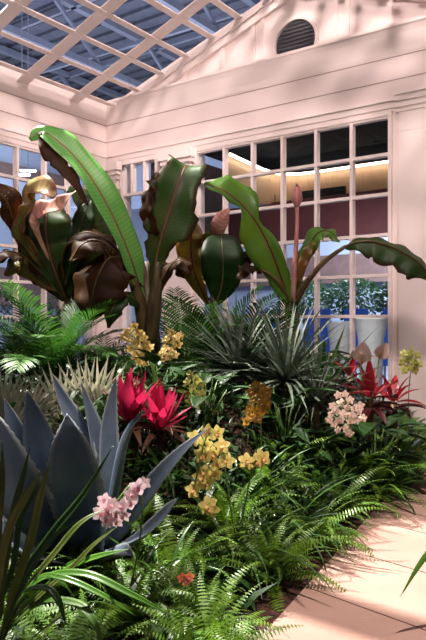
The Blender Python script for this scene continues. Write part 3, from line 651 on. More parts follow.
ag([(60, 545, 4.3), (40, 510, 4.4), (26, 470, 4.5), (18, 440, 4.5), (12, 420, 4.5), (4, 398, 4.5)], [(.3, .1, 1)], .10, 12)
b = MB(); b.lathe([(.13, -.06), (.17, .02), (.12, .12), (.05, .2)], (0, 0, 0), AG, 14); ob('heart', b.mesh('agave_heart'), t)

# --- strap leaved clump, bottom left
t = thing('strap_leaf_clump', 'big clump of long arching green strap leaves in the bottom left corner', 'strap leaf plant', ground(2, 2.75))
SB, SO, SG = M['strapbright'], M['olive'], M['strap']
def st(pts, w, m, nrm=(0, .6, .7), seed=1, fold=.3):
    hero(t, pts, nrm, [w * .5, w * .85, w, w * .8, w * .03], [w * .5, w * .85, w, w * .8, w * .03], m, m, n=30, nc=4, fold=fold, thick=.0015, seed=seed)
st([(8, 618, 2.72), (40, 580, 2.6), (84, 574, 2.5), (130, 594, 2.42), (172, 616, 2.4)], .017, SB, (0, .8, .5))
st([(6, 620, 2.7), (36, 580, 2.55), (62, 578, 2.45), (100, 594, 2.38), (136, 616, 2.35)], .014, SB, (0, .8, .5))
st([(12, 620, 2.75), (50, 584, 2.7), (74, 566, 2.65), (100, 556, 2.6), (130, 549, 2.58)], .017, SB, (0, .8, .6))
st([(4, 640, 2.6), (22, 580, 2.6), (52, 535, 2.6), (84, 495, 2.6), (113, 446, 2.6)], .022, SG, (-.6, .4, .7))
st([(0, 640, 2.5), (14, 590, 2.5), (30, 540, 2.5), (40, 495, 2.5), (50, 462, 2.5)], .018, SO, (.5, .3, .8))
st([(6, 630, 2.7), (30, 585, 2.72), (54, 555, 2.75), (80, 524, 2.8), (106, 508, 2.85)], .018, SO, (-.3, .7, .6))
st([(0, 620, 2.5), (6, 560, 2.5), (14, 510, 2.5), (22, 480, 2.5), (30, 446, 2.5)], .014, SG, (.5, .3, .8))
st([(-6, 640, 2.35), (-2, 580, 2.3), (8, 530, 2.3), (26, 496, 2.3), (44, 470, 2.3)], .016, SO, (.5, .4, .7))
st([(0, 640, 2.4), (16, 600, 2.4), (38, 560, 2.4), (56, 535, 2.4), (78, 520, 2.4)], .013, SG, (-.4, .6, .6))
st([(-4, 640, 2.4), (0, 590, 2.35), (-2, 530, 2.3), (2, 480, 2.3), (2, 440, 2.35)], .014, SO, (.4, .3, .9))
st([(8, 630, 2.6), (40, 596, 2.6), (70, 570, 2.62), (94, 545, 2.65), (118, 526, 2.68)], .013, SO, (-.3, .7, .6))
st([(2, 636, 2.6), (40, 604, 2.5), (76, 604, 2.4), (94, 622, 2.32), (104, 650, 2.3)], .018, M['fernold'], (0, .85, .4))
st([(4, 636, 2.6), (20, 596, 2.5), (44, 588, 2.4), (58, 600, 2.35), (66, 625, 2.3)], .016, SG, (0, .85, .4))
st([(2, 600, 2.7), (14, 560, 2.75), (20, 520, 2.8), (34, 490, 2.85), (40, 470, 2.9)], .014, SG, (.4, .4, .8))
for i in range(16):
    a = R.uniform(0, 6.28); me = blade_mesh('leaf', R.uniform(.35, .6), R.uniform(.012, .018), R.uniform(.8, 1.35), R.uniform(-.6, .6), R.choice([SG, SO, SG]), 'strap', 12, .3, 2)
    ob('leaf', me, t, (R.uniform(-.06, .06), R.uniform(-.06, .06), 0), (0, 0, a))

# --- generic rosettes
def rosette(name, label, cat, loc, n, meshes, lo, hi, smin=.8, smax=1.1, z0=0, group=None, stemh=0, sm=None, spread=.03, part='leaf'):
    t = thing(name, label, cat, loc, 0, group)
    if stemh:
        b = MB(); b.tube([(0, 0, -.02), (.01, 0, stemh * .5), (0, 0, stemh)], [.04, .035, .03], sm or M['bark'], 9); ob('stem', b.mesh('stem'), t)
    for i in range(n):
        f = i / max(1, n - 1); a = i * 2.39996 + R.uniform(-.25, .25)
        el = lo + (hi - lo) * f + R.uniform(-.1, .1)
        o = ob(part, R.choice(meshes), t, (math.cos(a) * spread, math.sin(a) * spread, stemh + z0 * f), (R.uniform(-.15, .15), -el, a), R.uniform(smin, smax))
    return t
# grey spiky plants
gm = [blade_mesh('spike_leaf', .84, .025, c, c - e, M['greyspike'], 'spike', 8, .22, 2) for c, e in ((0, .25), (.05, .45), (0, .6))]
for px, py, d, n, s, lab in ((238, 372, 6.6, 95, 1.0, 'grey-green spiky rosette plant left of the pair under the right banana plant'),
                             (286, 382, 6.3, 98, 1.06, 'largest grey-green spiky rosette plant, right of the pair under the right banana plant'),
                             (316, 404, 6.0, 50, .62, 'small grey-green spiky rosette plant beside the red-leaved cordylines')):
    g = ground(px, d); h = max(.1, at(px, py, d).z - g.z)
    rosette('dasylirion', lab, 'spiky plant', g, n, gm, -.15, 1.4, s * .85, s * 1.1, .05, None, h)
# silver fan palms
def fan_mesh(name, L, n, m, spread=2.5, w=.017, seed=0):
    rg = random.Random(seed); b = MB()
    for i in range(n):
        a = -spread / 2 + spread * i / (n - 1) + rg.uniform(-.03, .03); l = L * (1 - .25 * abs(a) / spread * 2) * rg.uniform(.92, 1.05)
        p = []; dr = rg.uniform(.04, .22)
        for k in range(7):
            q = k / 6; p.append(Vector((math.cos(a) * l * q, math.sin(a) * l * q, .12 * l * q - dr * l * q * q)))
        wp = [max(.0008, w * (.35 + 1.6 * q if q < .4 else (1 - (q - .4) / .6) ** .8)) for q in [k / 6 for k in range(7)]]
        b.ribbon(p, [Vector((0, 0, 1))] * 7, wp, wp, m, nc=2, fold=.5)
    return b.mesh(name)
fm = [fan_mesh('fan_blade', .50, 17, M['silver'], 2.9, .021, i) for i in range(3)]
fg = [fan_mesh('fan_blade', .42, 22, M['palm'], 2.9, .014, i) for i in range(2)]
def fan_palm(label, loc, leaves, ms):
    t = thing('fan_palm', label, 'fan palm', loc)
    for (dx, dz, az, tilt, roll, s) in leaves:      # offset right / up, facing
        base = RV * dx + UP * dz - FV * .08
        pt = MB(); pt.tube([Vector((0, 0, 0)), base * .5 + UP * .08, base], .007, M['greenstem'], 6); st_ = ob('petiole', pt.mesh('fan_petiole'), t)
        # blade: +X out along the petiole, local Z is the face
        X = (RV * math.sin(az) + UP * math.cos(az) - FV * .15).normalized(); Z = cdir(roll, tilt, 1); Y = Z.cross(X).normalized(); Z = X.cross(Y)
        o = ob('fan_blade', R.choice(ms), st_, base); o.rotation_euler = Matrix((X, Y, Z)).transposed().to_euler(); o.scale = (s, s, s)
    return t
g = ground(88, 5.9); zz = at(0, 412, 5.9).z - g.z
fan_palm('silvery cream fan palm with stiff narrow blades behind the blue agave', g, [(-.22, zz, -.75, .3, 0, 1), (.12, zz + .02, .35, .3, .1, 1.05), (.0, zz + .04, -.15, .6, -.1, 1), (.3, zz - .05, .9, .4, .2, .95), (-.4, zz - .12, -1.1, .4, -.2, .9), (.15, zz - .2, .5, .6, .2, .9)], fm)
g = ground(14, 5.6); zz = at(0, 408, 5.6).z - g.z
fan_palm('silvery fan palm at the left edge of the bed behind the agave', g, [(-.05, zz, -.3, .4, 0, .8), (.15, zz - .05, .5, .5, .1, .8), (-.25, zz - .1, -.9, .4, 0, .8), (0, zz - .15, .1, .8, 0, .8)], fm)
# areca palms
pm = [frond_mesh('palm_frond', 1.0, e0, e1, 30, .30, .010, M['palm'], .3, .55, .2, 3, M['greenstem'], 1.2, 'palm', .35, .007) for e0, e1 in ((1.35, .2), (1.25, -.25), (1.1, -.6), (1.45, .7))]
def palm(label, px, d, n, s, lo=0):
    t = thing('areca_palm', label, 'palm', ground(px, d))
    for i in range(n):
        a = i * 2.39996 + R.uniform(-.3, .3)
        ob('frond', R.choice(pm), t, (R.uniform(-.06, .06), R.uniform(-.06, .06), 0), (0, R.uniform(-.12, .25), a), s * R.uniform(.8, 1.1))
    for i in range(4):
        b = MB(); x, y = R.uniform(-.07, .07), R.uniform(-.07, .07); b.tube([(x, y, -.02), (x * 1.3, y * 1.3, .35 * s)], [.016, .011], M['greenstem'], 7); ob('cane', b.mesh('palm_cane'), t)
palm('feathery green palm under the left banana leaves at the left edge', 18, 7.7, 16, 1.05)
palm('feathery green palm directly below the broad dark leaf of the left banana plant', 52, 7.2, 18, 1.25)
palm('feathery green palm between the two left banana stems', 102, 7.4, 13, .85)
palm('dark feathery palm just right of the thick banana stem', 186, 7.7, 18, 1.32)
palm('feathery palm behind the grey spiky plants', 228, 7.6, 18, 1.25)
palm('feathery palm close to the base of the right banana plant', 262, 7.5, 15, 1.12)
# sword leaves in front of the window
lm = [blade_mesh('sword_leaf', .75, .025, 0, -.2, M['strap'], 'strap', 9, .3, 2), blade_mesh('sword_leaf', .6, .022, 0, -.35, M['dark_leaf'], 'strap', 9, .3, 2)]
g = ground(322, 6.9); rosette('sword_leaf_plant', 'upright dark sword-shaped leaves in front of the big window, right of the bud stalk', 'sword leaf plant', g, 16, lm, .7, 1.45, .9, 1.25, 0, None, .3)

# --- magenta bromeliads, red cordylines, anthurium
mm = [blade_mesh('leaf', .40, .048, 0, d, M['magenta'], 'lance', 9, .3, 2) for d in (.1, -.15, .25)]
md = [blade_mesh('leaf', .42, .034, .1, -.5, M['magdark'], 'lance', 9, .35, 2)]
for px, py, d, s, lab in ((130, 422, 5.2, 1.0, 'bright magenta bromeliad on the left of the pair behind the blue agave'), (160, 430, 5.15, .92, 'bright magenta bromeliad on the right of the pair behind the blue agave')):
    g = ground(px, d); h = at(px, py, d).z - g.z
    t = rosette('bromeliad', lab, 'bromeliad', g, 18, mm, .5, 1.5, s * .75, s * 1.1, .02, None, h, M['maroonleaf'])
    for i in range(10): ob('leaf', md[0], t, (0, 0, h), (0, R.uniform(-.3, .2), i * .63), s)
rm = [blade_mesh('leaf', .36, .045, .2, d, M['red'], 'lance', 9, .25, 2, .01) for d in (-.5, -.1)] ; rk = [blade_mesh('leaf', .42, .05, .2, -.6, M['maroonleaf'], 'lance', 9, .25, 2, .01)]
for px, py, d, s, n, lab in ((370, 398, 6.3, 1.0, 11, 'red-leaved cordyline in front, beside the white wall'), (350, 376, 6.9, .8, 7, 'small red-leaved cordyline below the pale anthurium flowers'), (394, 402, 6.5, .9, 9, 'dark red cordyline nearest the white wall, beside the yellow-green orchid')):
    g = ground(px, d); h = at(px, py, d).z - g.z
    t = rosette('cordyline', lab, 'cordyline', g, n, rm + (rk if px != 370 else []), .15, 1.3, s * .8, s * 1.1, .02, None, h, M['brownstem'])
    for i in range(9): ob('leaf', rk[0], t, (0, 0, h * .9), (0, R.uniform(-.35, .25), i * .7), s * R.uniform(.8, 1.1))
def heart_mesh(name, w, L, m, thick=.003):
    b = MB(); k = 14; p, nr = arc(L, .15, -.25, k); wp = [max(.001, w * (math.sin(PI * min(1, (i / (k - 1)) ** .6 * .98 + .02))) ** .75) for i in range(k)]
    b.ribbon(p, nr, wp, wp, m, nc=6, fold=.1, cup=.18, thick=thick); return b.mesh(name)
hm = heart_mesh('leaf', .10, .30, M['dark_leaf']); hs = heart_mesh('spathe', .085, .19, M['spathe'])
g = ground(366, 6.75)
t = thing('anthurium', 'anthurium with two pale pink spathes above the red cordyline leaves', 'anthurium', g)
for px, py, az, s in ((361, 362, .1, 1.05), (379, 358, .5, .9)):
    p = at(px, py, 6.2 if px < 370 else 6.5) - g; b = MB(); b.tube([(0, 0, 0), p * .6 + UP * .05, p], .006, M['greenstem'], 6); sk = ob('flower_stalk', b.mesh('anthurium_stalk'), t)
    X = (RV * az + UP * 1.0 - FV * .1).normalized(); Z = cdir(-.1, .2, 1); Y = Z.cross(X).normalized(); Z = X.cross(Y)
    o = ob('spathe', hs, sk, p); o.rotation_euler = Matrix((X, Y, Z)).transposed().to_euler(); o.scale = (s, s, s)
    b = MB(); b.tube([Vector((0, 0, .0)), Vector((.05, 0, .03)), Vector((.11, 0, .05))], [.008, .009, .004], M['spadix'], 8); q = ob('spadix', b.mesh('spadix'), sk, p); q.rotation_euler = o.rotation_euler
for i in range(10): 
    a = i * .63; o = ob('leaf', hm, t, (math.cos(a) * .2, math.sin(a) * .2, R.uniform(.25, .5)), (0, R.uniform(-.5, .3), a), R.uniform(.8, 1.1))
    b = MB(); b.tube([(0, 0, 0), tuple(o.location)], .005, M['greenstem'], 5); ob('leaf_stalk', b.mesh('leaf_stalk'), t)

# broad-leaved plants that fill the middle
def broad(label, px, d, n, s, m='dark_leaf'):
    me = heart_mesh('leaf', .075, .30, M[m], .002); t = thing('broad_leaf_plant', label, 'foliage plant', ground(px, d))
    for i in range(n):
        a = i * 2.39996; h = R.uniform(.12, .6) * s; r = R.uniform(.08, .22) * s
        o = ob('leaf', me, t, (math.cos(a) * r, math.sin(a) * r, h), (0, R.uniform(-.6, .35), a), s * R.uniform(.75, 1.1))
        b = MB(); b.tube([(0, 0, 0), (math.cos(a) * r * .6, math.sin(a) * r * .6, h * .7), tuple(o.location)], .005, M['greenstem'], 5); ob('leaf_stalk', b.mesh('leaf_stalk'), t)
broad('dark broad-leaved plant under the pale pink orchid', 338, 5.7, 16, .85)
broad('green broad-leaved plant by the wall at the end of the path', 400, 6.9, 16, .9, 'strap')
broad('dark broad-leaved plant between the magenta bromeliads and the amber orchid', 205, 5.7, 16, .95)
broad('dark broad-leaved plant below the golden orchids', 158, 6.2, 16, .95)
broad('dark broad-leaved plant low behind the grey spiky plants', 262, 7.0, 16, 1.1)
broad('dark broad-leaved plant beneath the red-leaved cordyline', 374, 5.95, 26, 1.15)
broad('dark broad-leaved plant just behind the amber orchid', 284, 5.8, 18, 1.0)
broad('dark broad-leaved plant between the amber and blush pink orchids', 312, 5.6, 16, .8)
broad('dark broad-leaved plant near the right banana stem, below the window sill', 318, 7.4, 16, 1.0)

broad('bright green broad-leaved plant beside the dark red cordyline at the right edge', 396, 6.25, 16, 1.2, 'strapbright')
# --- cymbidium orchids
def flower_mesh(name, r, mp, ml, rg):
    b = MB()
    for k, a in enumerate((PI / 2, PI / 2 + 1.25, PI / 2 - 1.25, PI / 2 + 2.5, PI / 2 - 2.5)):
        a += rg.uniform(-.12, .12); d = Vector((math.cos(a), math.sin(a), 0)); p = []; nr = []
        for i in range(6):
            q = i / 5; p.append(d * r * q + Vector((0, 0, r * (.25 * q - .35 * q * q * rg.uniform(.6, 1.3))))); nr.append(Vector((0, 0, 1)))
        w = [r * x for x in (.12, .27, .37, .36, .24, .03)]
        b.ribbon(p, nr, w, w, mp, nc=2, fold=.15)
    p = [Vector((0, -.02 * r, .05 * r)), Vector((0, -.1 * r, .28 * r)), Vector((0, -.3 * r, .38 * r)), Vector((0, -.48 * r, .28 * r))]
    b.ribbon(p, [Vector((0, .3, 1))] * 4, [.12 * r, .2 * r, .24 * r, .1 * r], [.12 * r, .2 * r, .24 * r, .1 * r], ml, nc=2, fold=.5)
    b.tube([Vector((0, .02 * r, .02 * r)), Vector((0, .06 * r, .2 * r)), Vector((0, -.02 * r, .32 * r))], [.07 * r, .06 * r, .05 * r], ml, 6)
    return b.mesh(name)
def orchid(label, base, spikes, mp, ml, r, leaves=14, ll=.6, lmat='strap', lw=.013, face=(0, .15, 1), buds=0):
    """base: ground point; spikes: list of (points of stem, flower spots as (px,py,d))"""
    rg = random.Random(hash(label[:9]) % 1 + len(label)); t = thing('orchid', label, 'orchid', base)
    fl = [flower_mesh('flower', r, M[mp], M[ml], rg) for _ in range(3)]
    for stem, spots in spikes:
        sp = tube_part(t, 'flower_spike', stem, .005, M['greenstem'], 6)
        sl = [Vector(c) - base for c in crom([at(*p) for p in stem], 14)]
        for q in spots:
            p = at(*q) - base
            Z = cdir(face[0] + rg.uniform(-.6, .6), face[1] + rg.uniform(-.4, .4), 1); X = (RV + UP * rg.uniform(-.35, .35)); Y = Z.cross(X).normalized(); X = Y.cross(Z).normalized()
            o = ob('flower', rg.choice(fl), sp, p); o.rotation_euler = Matrix((X, Y, Z)).transposed().to_euler(); s = rg.uniform(.85, 1.12); o.scale = (s, s, s)
            near = min(sl, key=lambda v: (v - p).length)
            b = MB(); b.tube([near, (near + p) / 2 - UP * .004, p], .0025, M['greenstem'], 4); ob('flower_stalk', b.mesh('flower_stalk'), sp)
    ms = [blade_mesh('leaf', ll, lw, 1.25, e, M[lmat], 'strap', 12, .35, 2) for e in (.2, -.5, -.9)]
    for i in range(leaves):
        a = i * 2.39996 + rg.uniform(-.3, .3); ob('leaf', rg.choice(ms), t, (math.cos(a) * .04, math.sin(a) * .04, 0), (rg.uniform(-.1, .1), rg.uniform(-.15, .3), a), rg.uniform(.75, 1.15))
    return t
def spots(lst, d): return [(x, y, d + R.uniform(-.04, .04)) for x, y in lst]
D0 = 4.0
o = orchid('bright yellow orchid with red-marked lips in the middle of the bed, largest yellow flowers', ground(236, 4.1),
       [([(236, 540, 4.1), (228, 490, 4.05), (222, 452, 4.0), (214, 432, 3.95), (205, 440, 3.9), (196, 480, 3.9)], spots([(194, 438), (208, 432), (217, 433), (222, 446), (205, 444), (203, 455), (212, 454), (216, 464), (227, 461), (205, 472), (215, 473), (201, 477), (193, 490), (206, 482)], 3.93)),
        ([(234, 545, 4.1), (222, 530, 3.98), (212, 520, 3.9), (207, 508, 3.88)], spots([(208, 505), (212, 509)], 3.88)),
        ([(238, 540, 4.1), (246, 500, 4.1), (252, 470, 4.05), (256, 460, 4.0)], spots([(246, 461), (256, 461), (262, 458)], 4.05))], 'yel', 'yelred', .056, 26, .72, 'strap')
orchid('amber yellow orchid cluster in front of the grey spiky plants', ground(262, 5.2), [([(262, 470, 5.2), (261, 430, 5.15), (260, 400, 5.1), (258, 386, 5.05)], spots([(256, 385), (263, 388), (251, 392), (260, 395), (266, 398), (254, 400), (261, 404), (268, 392), (250, 408), (257, 411), (264, 410), (252, 418), (246, 421), (258, 419), (248, 412), (267, 404)], 5.05))], 'goldred', 'yelred', .045, 22, .6, 'dark_leaf')
orchid('golden orchid, larger left cluster against the thick banana stem', ground(140, 6.4), [([(142, 400, 6.4), (142, 370, 6.4), (139, 345, 6.35), (134, 326, 6.3)], spots([(134, 326), (128, 332), (138, 333), (144, 338), (130, 340), (137, 342), (146, 345), (131, 349), (139, 350), (147, 352), (136, 356), (143, 358), (140, 335), (150, 347), (124, 337), (145, 363), (139, 362)], 6.28))], 'gold', 'gold', .052, 14, .5, 'dark_leaf')
orchid('golden orchid, smaller cluster just right of the thick banana stem', ground(172, 6.5), [([(172, 405, 6.5), (172, 372, 6.45), (171, 350, 6.4), (170, 332, 6.35)], spots([(171, 333), (177, 337), (166, 340), (174, 342), (180, 336), (165, 348), (172, 350), (178, 344), (162, 357), (168, 357), (175, 355), (163, 352)], 6.35))], 'gold', 'gold', .050, 14, .5, 'dark_leaf')
orchid('greenish yellow orchid in shade above the bright yellow one', ground(196, 5.8), [([(196, 440, 5.8), (195, 410, 5.75), (193, 385, 5.7), (190, 373, 5.7)], spots([(190, 374), (196, 379), (187, 382), (193, 387), (200, 384), (188, 393), (196, 394), (202, 393), (190, 402), (195, 405), (184, 390)], 5.7))], 'ygreen', 'gold', .045, 14, .5, 'dark_leaf')
orchid('blush pink orchid cluster below the red cordyline', ground(350, 5.5), [([(352, 455, 5.5), (352, 430, 5.45), (348, 410, 5.4), (343, 394, 5.35)], spots([(338, 395), (345, 394), (350, 400), (354, 408), (341, 403), (347, 407), (352, 415), (359, 412), (363, 418), (344, 414), (350, 421), (356, 420), (336, 411), (331, 414), (329, 420), (334, 424), (340, 420), (346, 428), (333, 406), (360, 406), (349, 433), (338, 430)], 5.35))], 'blush', 'blushlip', .040, 18, .55, 'dark_leaf')
orchid('yellow-green orchid by the white wall at the right edge', ground(408, 6.6), [([(408, 410, 6.6), (409, 388, 6.6), (411, 368, 6.55), (412, 352, 6.5)], spots([(404, 354), (411, 352), (418, 355), (408, 359), (414, 362), (402, 362), (419, 364), (409, 367), (415, 370), (404, 370)], 6.5))], 'ygreen', 'ygreen', .050, 18, .5, 'strapbright')
orchid('pink orchid spray hanging in front of the blue agave', ground(128, 3.5), [([(130, 590, 3.5), (140, 540, 3.4), (142, 495, 3.3), (133, 483, 3.22), (118, 500, 3.15), (104, 518, 3.1)], spots([(104, 500), (112, 505), (106, 511), (116, 513), (122, 506), (108, 520), (101, 513), (124, 515), (117, 521)], 3.1) + spots([(132, 494), (138, 487), (130, 502), (145, 483)], 3.2))], 'pink', 'pinklip', .042, 16, .5, 'strap')
t = thing('orchid', 'small orange orchid bloom low among the foreground ferns', 'orchid', ground(190, 3.2))
sp = tube_part(t, 'flower_spike', [(190, 620, 3.2), (196, 598, 3.1), (192, 584, 3.0), (187, 578, 2.95)], .004, M['greenstem'], 6)
fl = flower_mesh('flower', .026, M['orange'], M['pinklip'], R)
for x, y in ((182, 578), (189, 577), (186, 581)):
    o_ = ob('flower', fl, sp, at(x, y, 2.94) - t.location); o_.rotation_euler = Matrix((RV, UP, -FV)).transposed().to_euler()
for i in range(8): ob('leaf', blade_mesh('leaf', .35, .012, 1.2, -.6, M['strap'], 'strap', 10, .3, 2), t, (0, 0, 0), (0, 0, i * .8))

# grassy strap plants in the middle of the bed
def straps(label, px, d, n, L, w, mats):
    ms = [blade_mesh('leaf', L, w, 1.3, e, M[m], 'strap', 12, .35, 2) for m in mats for e in (.3, -.4, -.9)]
    t = thing('strap_leaf_clump', label, 'strap leaf plant', ground(px, d))
    for i in range(n):
        a = i * 2.39996; ob('leaf', R.choice(ms), t, (math.cos(a) * .05, math.sin(a) * .05, 0), (R.uniform(-.1, .1), R.uniform(-.1, .3), a), R.uniform(.75, 1.15))
straps('green strap-leaf clump right of the bright yellow orchid', 278, 4.5, 30, .7, .013, ['strap', 'dark_leaf'])
straps('green strap-leaf clump between the bright yellow and amber orchids', 238, 4.8, 34, .7, .013, ['strap', 'dark_leaf'])
straps('dark strap-leaf clump under the bright magenta bromeliads', 168, 4.9, 30, .6, .014, ['dark_leaf', 'strap'])
straps('dark strap-leaf clump left of the blush pink orchid', 308, 5.3, 30, .6, .013, ['dark_leaf', 'strap'])
straps('bright strap-leaf clump low beside the pink orchid spray', 162, 3.7, 26, .5, .013, ['strap', 'strapbright'])
straps('dark strap-leaf clump at the far left behind the silvery fan palm', 6, 6.3, 28, .6, .014, ['dark_leaf', 'strap'])
straps('dark strap-leaf clump beneath the silvery cream fan palm', 112, 5.7, 28, .6, .014, ['dark_leaf', 'strap'])

straps('bright strap-leaf clump in front of the red-leaved cordyline', 376, 5.75, 30, .62, .014, ['strapbright', 'strap'])
straps('bright strap-leaf clump in front of the yellow-green orchid', 404, 6.2, 30, .6, .014, ['strapbright', 'strap'])
# --- ferns
FE, FO = M['fern'], M['fernold']
ff = [frond_mesh('fern_frond', .60, e0, e1, 28, .056, .0062, m, .25, .06, .05, 3, M['greenstem'], 1.25, 'fern', .1, .0028) for e0, e1, m in ((1.45, -.2, FE), (1.3, -.6, FE), (1.15, -.8, FE), (1.5, .4, FE), (1.25, -.3, FO), (.9, -.6, FE), (1.4, -.1, FO), (1.35, .0, FE))]
FERNS = [  # lateral offset from the path edge, distance, size, label
 (-.05, 2.85, .8, 'bright fern at the bottom edge of the picture nearest the path corner'),
 (-.26, 3.15, .8, 'fern spilling onto the path, nearest to the camera after the bottom one'),
 (-.24, 3.95, .95, 'fern overhanging the path just beyond the bare mulch patch'),
 (-.22, 4.55, 1.0, 'wide fern overhanging the path midway along its edge'),
 (-.24, 5.15, 1.0, 'bright fern at the path edge in front of the blush pink orchid'),
 (-.24, 5.75, 1.3, 'fern at the path edge right of the blush pink orchid'),
 (-.24, 6.35, 1.3, 'fern at the path edge in front of the red cordyline'),
 (-.24, 6.95, 1.3, 'fern at the path edge in front of the yellow-green orchid'),
 (-.26, 7.55, 1.3, 'last fern along the path edge by the white wall'),
 (-.62, 2.75, .8, 'fern at the bottom of the picture, second from the path corner'),
 (-.72, 3.35, .9, 'bright fern in front of the small yellow orchid blooms'),
 (-.75, 3.85, 1.0, 'bright fern right below the bright yellow orchid'),
 (-.75, 4.45, 1.0, 'large fern in the second row, right of the bright yellow orchid'),
 (-.75, 5.05, 1.0, 'fern in the second row in front of the amber orchid'),
 (-.8, 5.65, .95, 'fern in the second row left of the blush pink orchid'),
 (-.7, 6.4, .9, 'fern in the second row behind the blush pink orchid'),
 (-1.05, 2.6, .7, 'fern at the bottom of the picture beside the strap-leaf clump'),
 (-1.15, 3.05, .8, 'fern under the pink orchid spray'),
 (-1.2, 3.5, .75, 'fern in front of the rightmost agave leaf'),
 (-1.3, 4.3, .85, 'shaded fern left of the bright yellow orchid'),
 (-.36, 2.35, .6, 'pale fern crossing the bottom edge of the picture in the middle'),
 (-.85, 2.3, .55, 'low fern at the bottom edge of the picture left of the middle'),
 (-1.4, 2.55, .6, 'small fern beneath the arching strap leaves, bottom left')]
for off, d, s, lab in FERNS:
    lat = .39 + .506 * (d - 3.55) + off; p = plan(lat, d); p.z = soil(p.x, p.y)
    t = thing('fern', lab, 'fern', p, 0, 'ferns along the front of the bed')
    for i in range(46):
        a = i * 2.39996 + R.uniform(-.2, .2)
        ob('frond', R.choice(ff), t, (math.cos(a) * .03, math.sin(a) * .03, 0), (R.uniform(-.45, .45), R.uniform(-.2, .25) + .25 * (i % 3 == 0), a), s * R.uniform(.65, 1.15))
# the single leaf reaching in over the path from the right
t = thing('strap_leaf_clump', 'plant at the right edge with a single green leaf reaching in over the path', 'strap leaf plant', plan(1.62, 3.3, .03))
hero(t, [(534, 630, 3.3), (506, 530, 3.3), (462, 522, 3.28), (426, 556, 3.26), (400, 597, 3.24)], (-.2, .5, .8), [.008, .013, .016, .015, .001], [.008, .013, .016, .015, .001], M['strapbright'], None, n=24, nc=2, fold=.3, thick=.0015)

# --- low groundcover between the plants: uncountable
b = MB(); rg = random.Random(5); cnt = 0
while cnt < 8500:
    lat = rg.uniform(-3.6, 2.6); d = rg.uniform(2.2, 9.6); p = plan(lat, d)
    if (p - EA).dot(EN) < .12 or p.x < .25 or p.y > -.3 or p.y < -8.6: continue
    cnt += 1; p.z = soil(p.x, p.y); h = rg.uniform(.05, .34) * (1.5 if d > 4.6 else .55)
    a = rg.uniform(0, 6.28); L = rg.uniform(.12, .3); e0 = rg.uniform(-.1, 1.0); q = len(b.v); w = rg.uniform(.008, .03)
    e1 = e0 - rg.uniform(.4, 1.2); dx = Vector((math.cos(a), math.sin(a), 0)); sd = Vector((-dx.y, dx.x, 0)); c = p + UP * h * .6
    m_ = c + (dx * math.cos(e0) + UP * math.sin(e0)) * L * .5; e = m_ + (dx * math.cos(e1) + UP * math.sin(e1)) * L * .5
    b.v += [tuple(p), tuple(c - sd * w * .3), tuple(c + sd * w * .3), tuple(m_ - sd * w), tuple(m_ + sd * w), tuple(e)]
    mm_ = M['dark_leaf'] if rg.random() < .75 else M['strap']
    for f in ((q, q + 2, q + 1), (q + 1, q + 2, q + 4, q + 3), (q + 3, q + 4, q + 5)): b.quad(list(f), mm_)
o = ob('groundcover', b.mesh('groundcover')); o['kind'] = 'stuff'; tag(o, 'dense low dark green groundcover leaves filling the bed between the plants', 'groundcover')


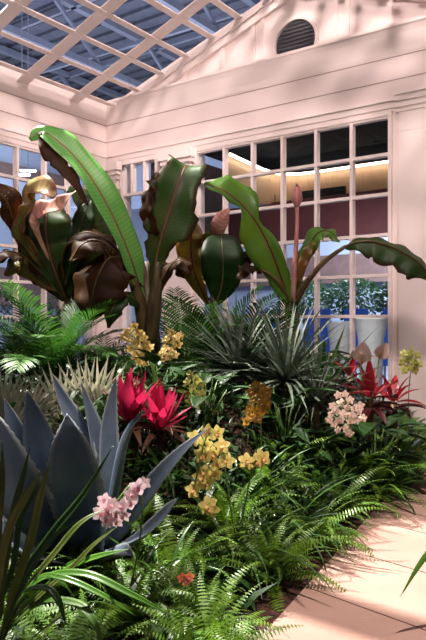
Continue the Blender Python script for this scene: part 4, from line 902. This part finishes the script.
# ------------------------------------------------------------------ light
def spot(name, loc, tgt, e, col, ang, rad, blend=.4):
    l = bpy.data.lights.new(name, 'SPOT'); l.energy = e; l.color = col; l.spot_size = math.radians(ang); l.spot_blend = blend; l.shadow_soft_size = rad
    o = bpy.data.objects.new(name, l); COL.objects.link(o); o.location = loc
    o.rotation_euler = (Vector(tgt) - Vector(loc)).to_track_quat('-Z', 'Y').to_euler(); return o
def area(name, loc, tgt, e, col, sx, sy):
    l = bpy.data.lights.new(name, 'AREA'); l.energy = e; l.color = col; l.shape = 'RECTANGLE'; l.size = sx; l.size_y = sy
    o = bpy.data.objects.new(name, l); COL.objects.link(o); o.location = loc
    o.rotation_euler = (Vector(tgt) - Vector(loc)).to_track_quat('-Z', 'Y').to_euler(); return o
spot('spot_key', (10.0, -6.5, 12.5), (6.2, -4.0, 0), 7500, (1, .84, .76), 25, .09, .6)
spot('spot_back', (-1.5, -2.6, 14.0), (5.8, -5.8, .2), 36000, (1, .94, .86), 26, .08, .6)
spot('spot_banana', (-2.5, -5.5, 12.5), (3.2, -3.0, 2.6), 19000, (1, .93, .86), 20, .08, .6)
area('flood_wall', (5.6, -3.5, 10.8), (1.9, -.2, 2.8), 420, (1, .80, .765), 1.2, 1.2)
spot('spot_wall_right', (8.6, -9.5, 8.6), (3.7, 0, 3.5), 3900, (1, .80, .765), 46, .6, .9)
spot('spot_wall_left', (10.5, -6.5, 9.5), (0, -1.4, 4.0), 3600, (1, .80, .77), 34, .35, .8)
spot('fill_lattice', (9.6, -11.5, 1.2), (1.6, -2.0, 5.9), 1900, (1, .80, .76), 30, .3, .7)  # added low fill behind the camera, brightens the lattice underside; no fixture there
spot('fill_wall_panel', (9.8, -5.0, 9.5), (6.1, 0, 2.3), 1500, (1, .82, .77), 20, .3, .7)  # extra fill, added to lift the lower right wall panel
area('fill_hall_roof', (-10, 9, 6.5), (-9.99, 9, 15), 2900, (.80, .86, 1), 22, 22)  # added upward fill sheet, evens out the hall roof deck
area('flood_hall', (-9, 4, 9), (-15, 2, 3), 1600, (.8, .88, 1), 5, 5)
area('fill_tubs', (4.3, 1.3, 3.1), (3.5, 2.8, .9), 60, (.9, .95, 1), 1.5, 1)  # added fill, keeps the planter tubs from going dark
area('fill_lounge', (2, 9.6, 5.6), (1.4, 11, 1), 1500, (.8, .88, 1), 6, 3)  # fill added to brighten the hall beyond the big window
wd = bpy.data.worlds.new('world'); SC.world = wd; wd.use_nodes = True
bg = wd.node_tree.nodes['Background']; bg.inputs[0].default_value = (.85, .78, .80, 1); bg.inputs[1].default_value = .14
SC.view_settings.view_transform = 'Standard'; SC.view_settings.look = 'None'; SC.view_settings.gamma = 1; SC.view_settings.exposure = .25
SC.view_settings.use_curve_mapping = False
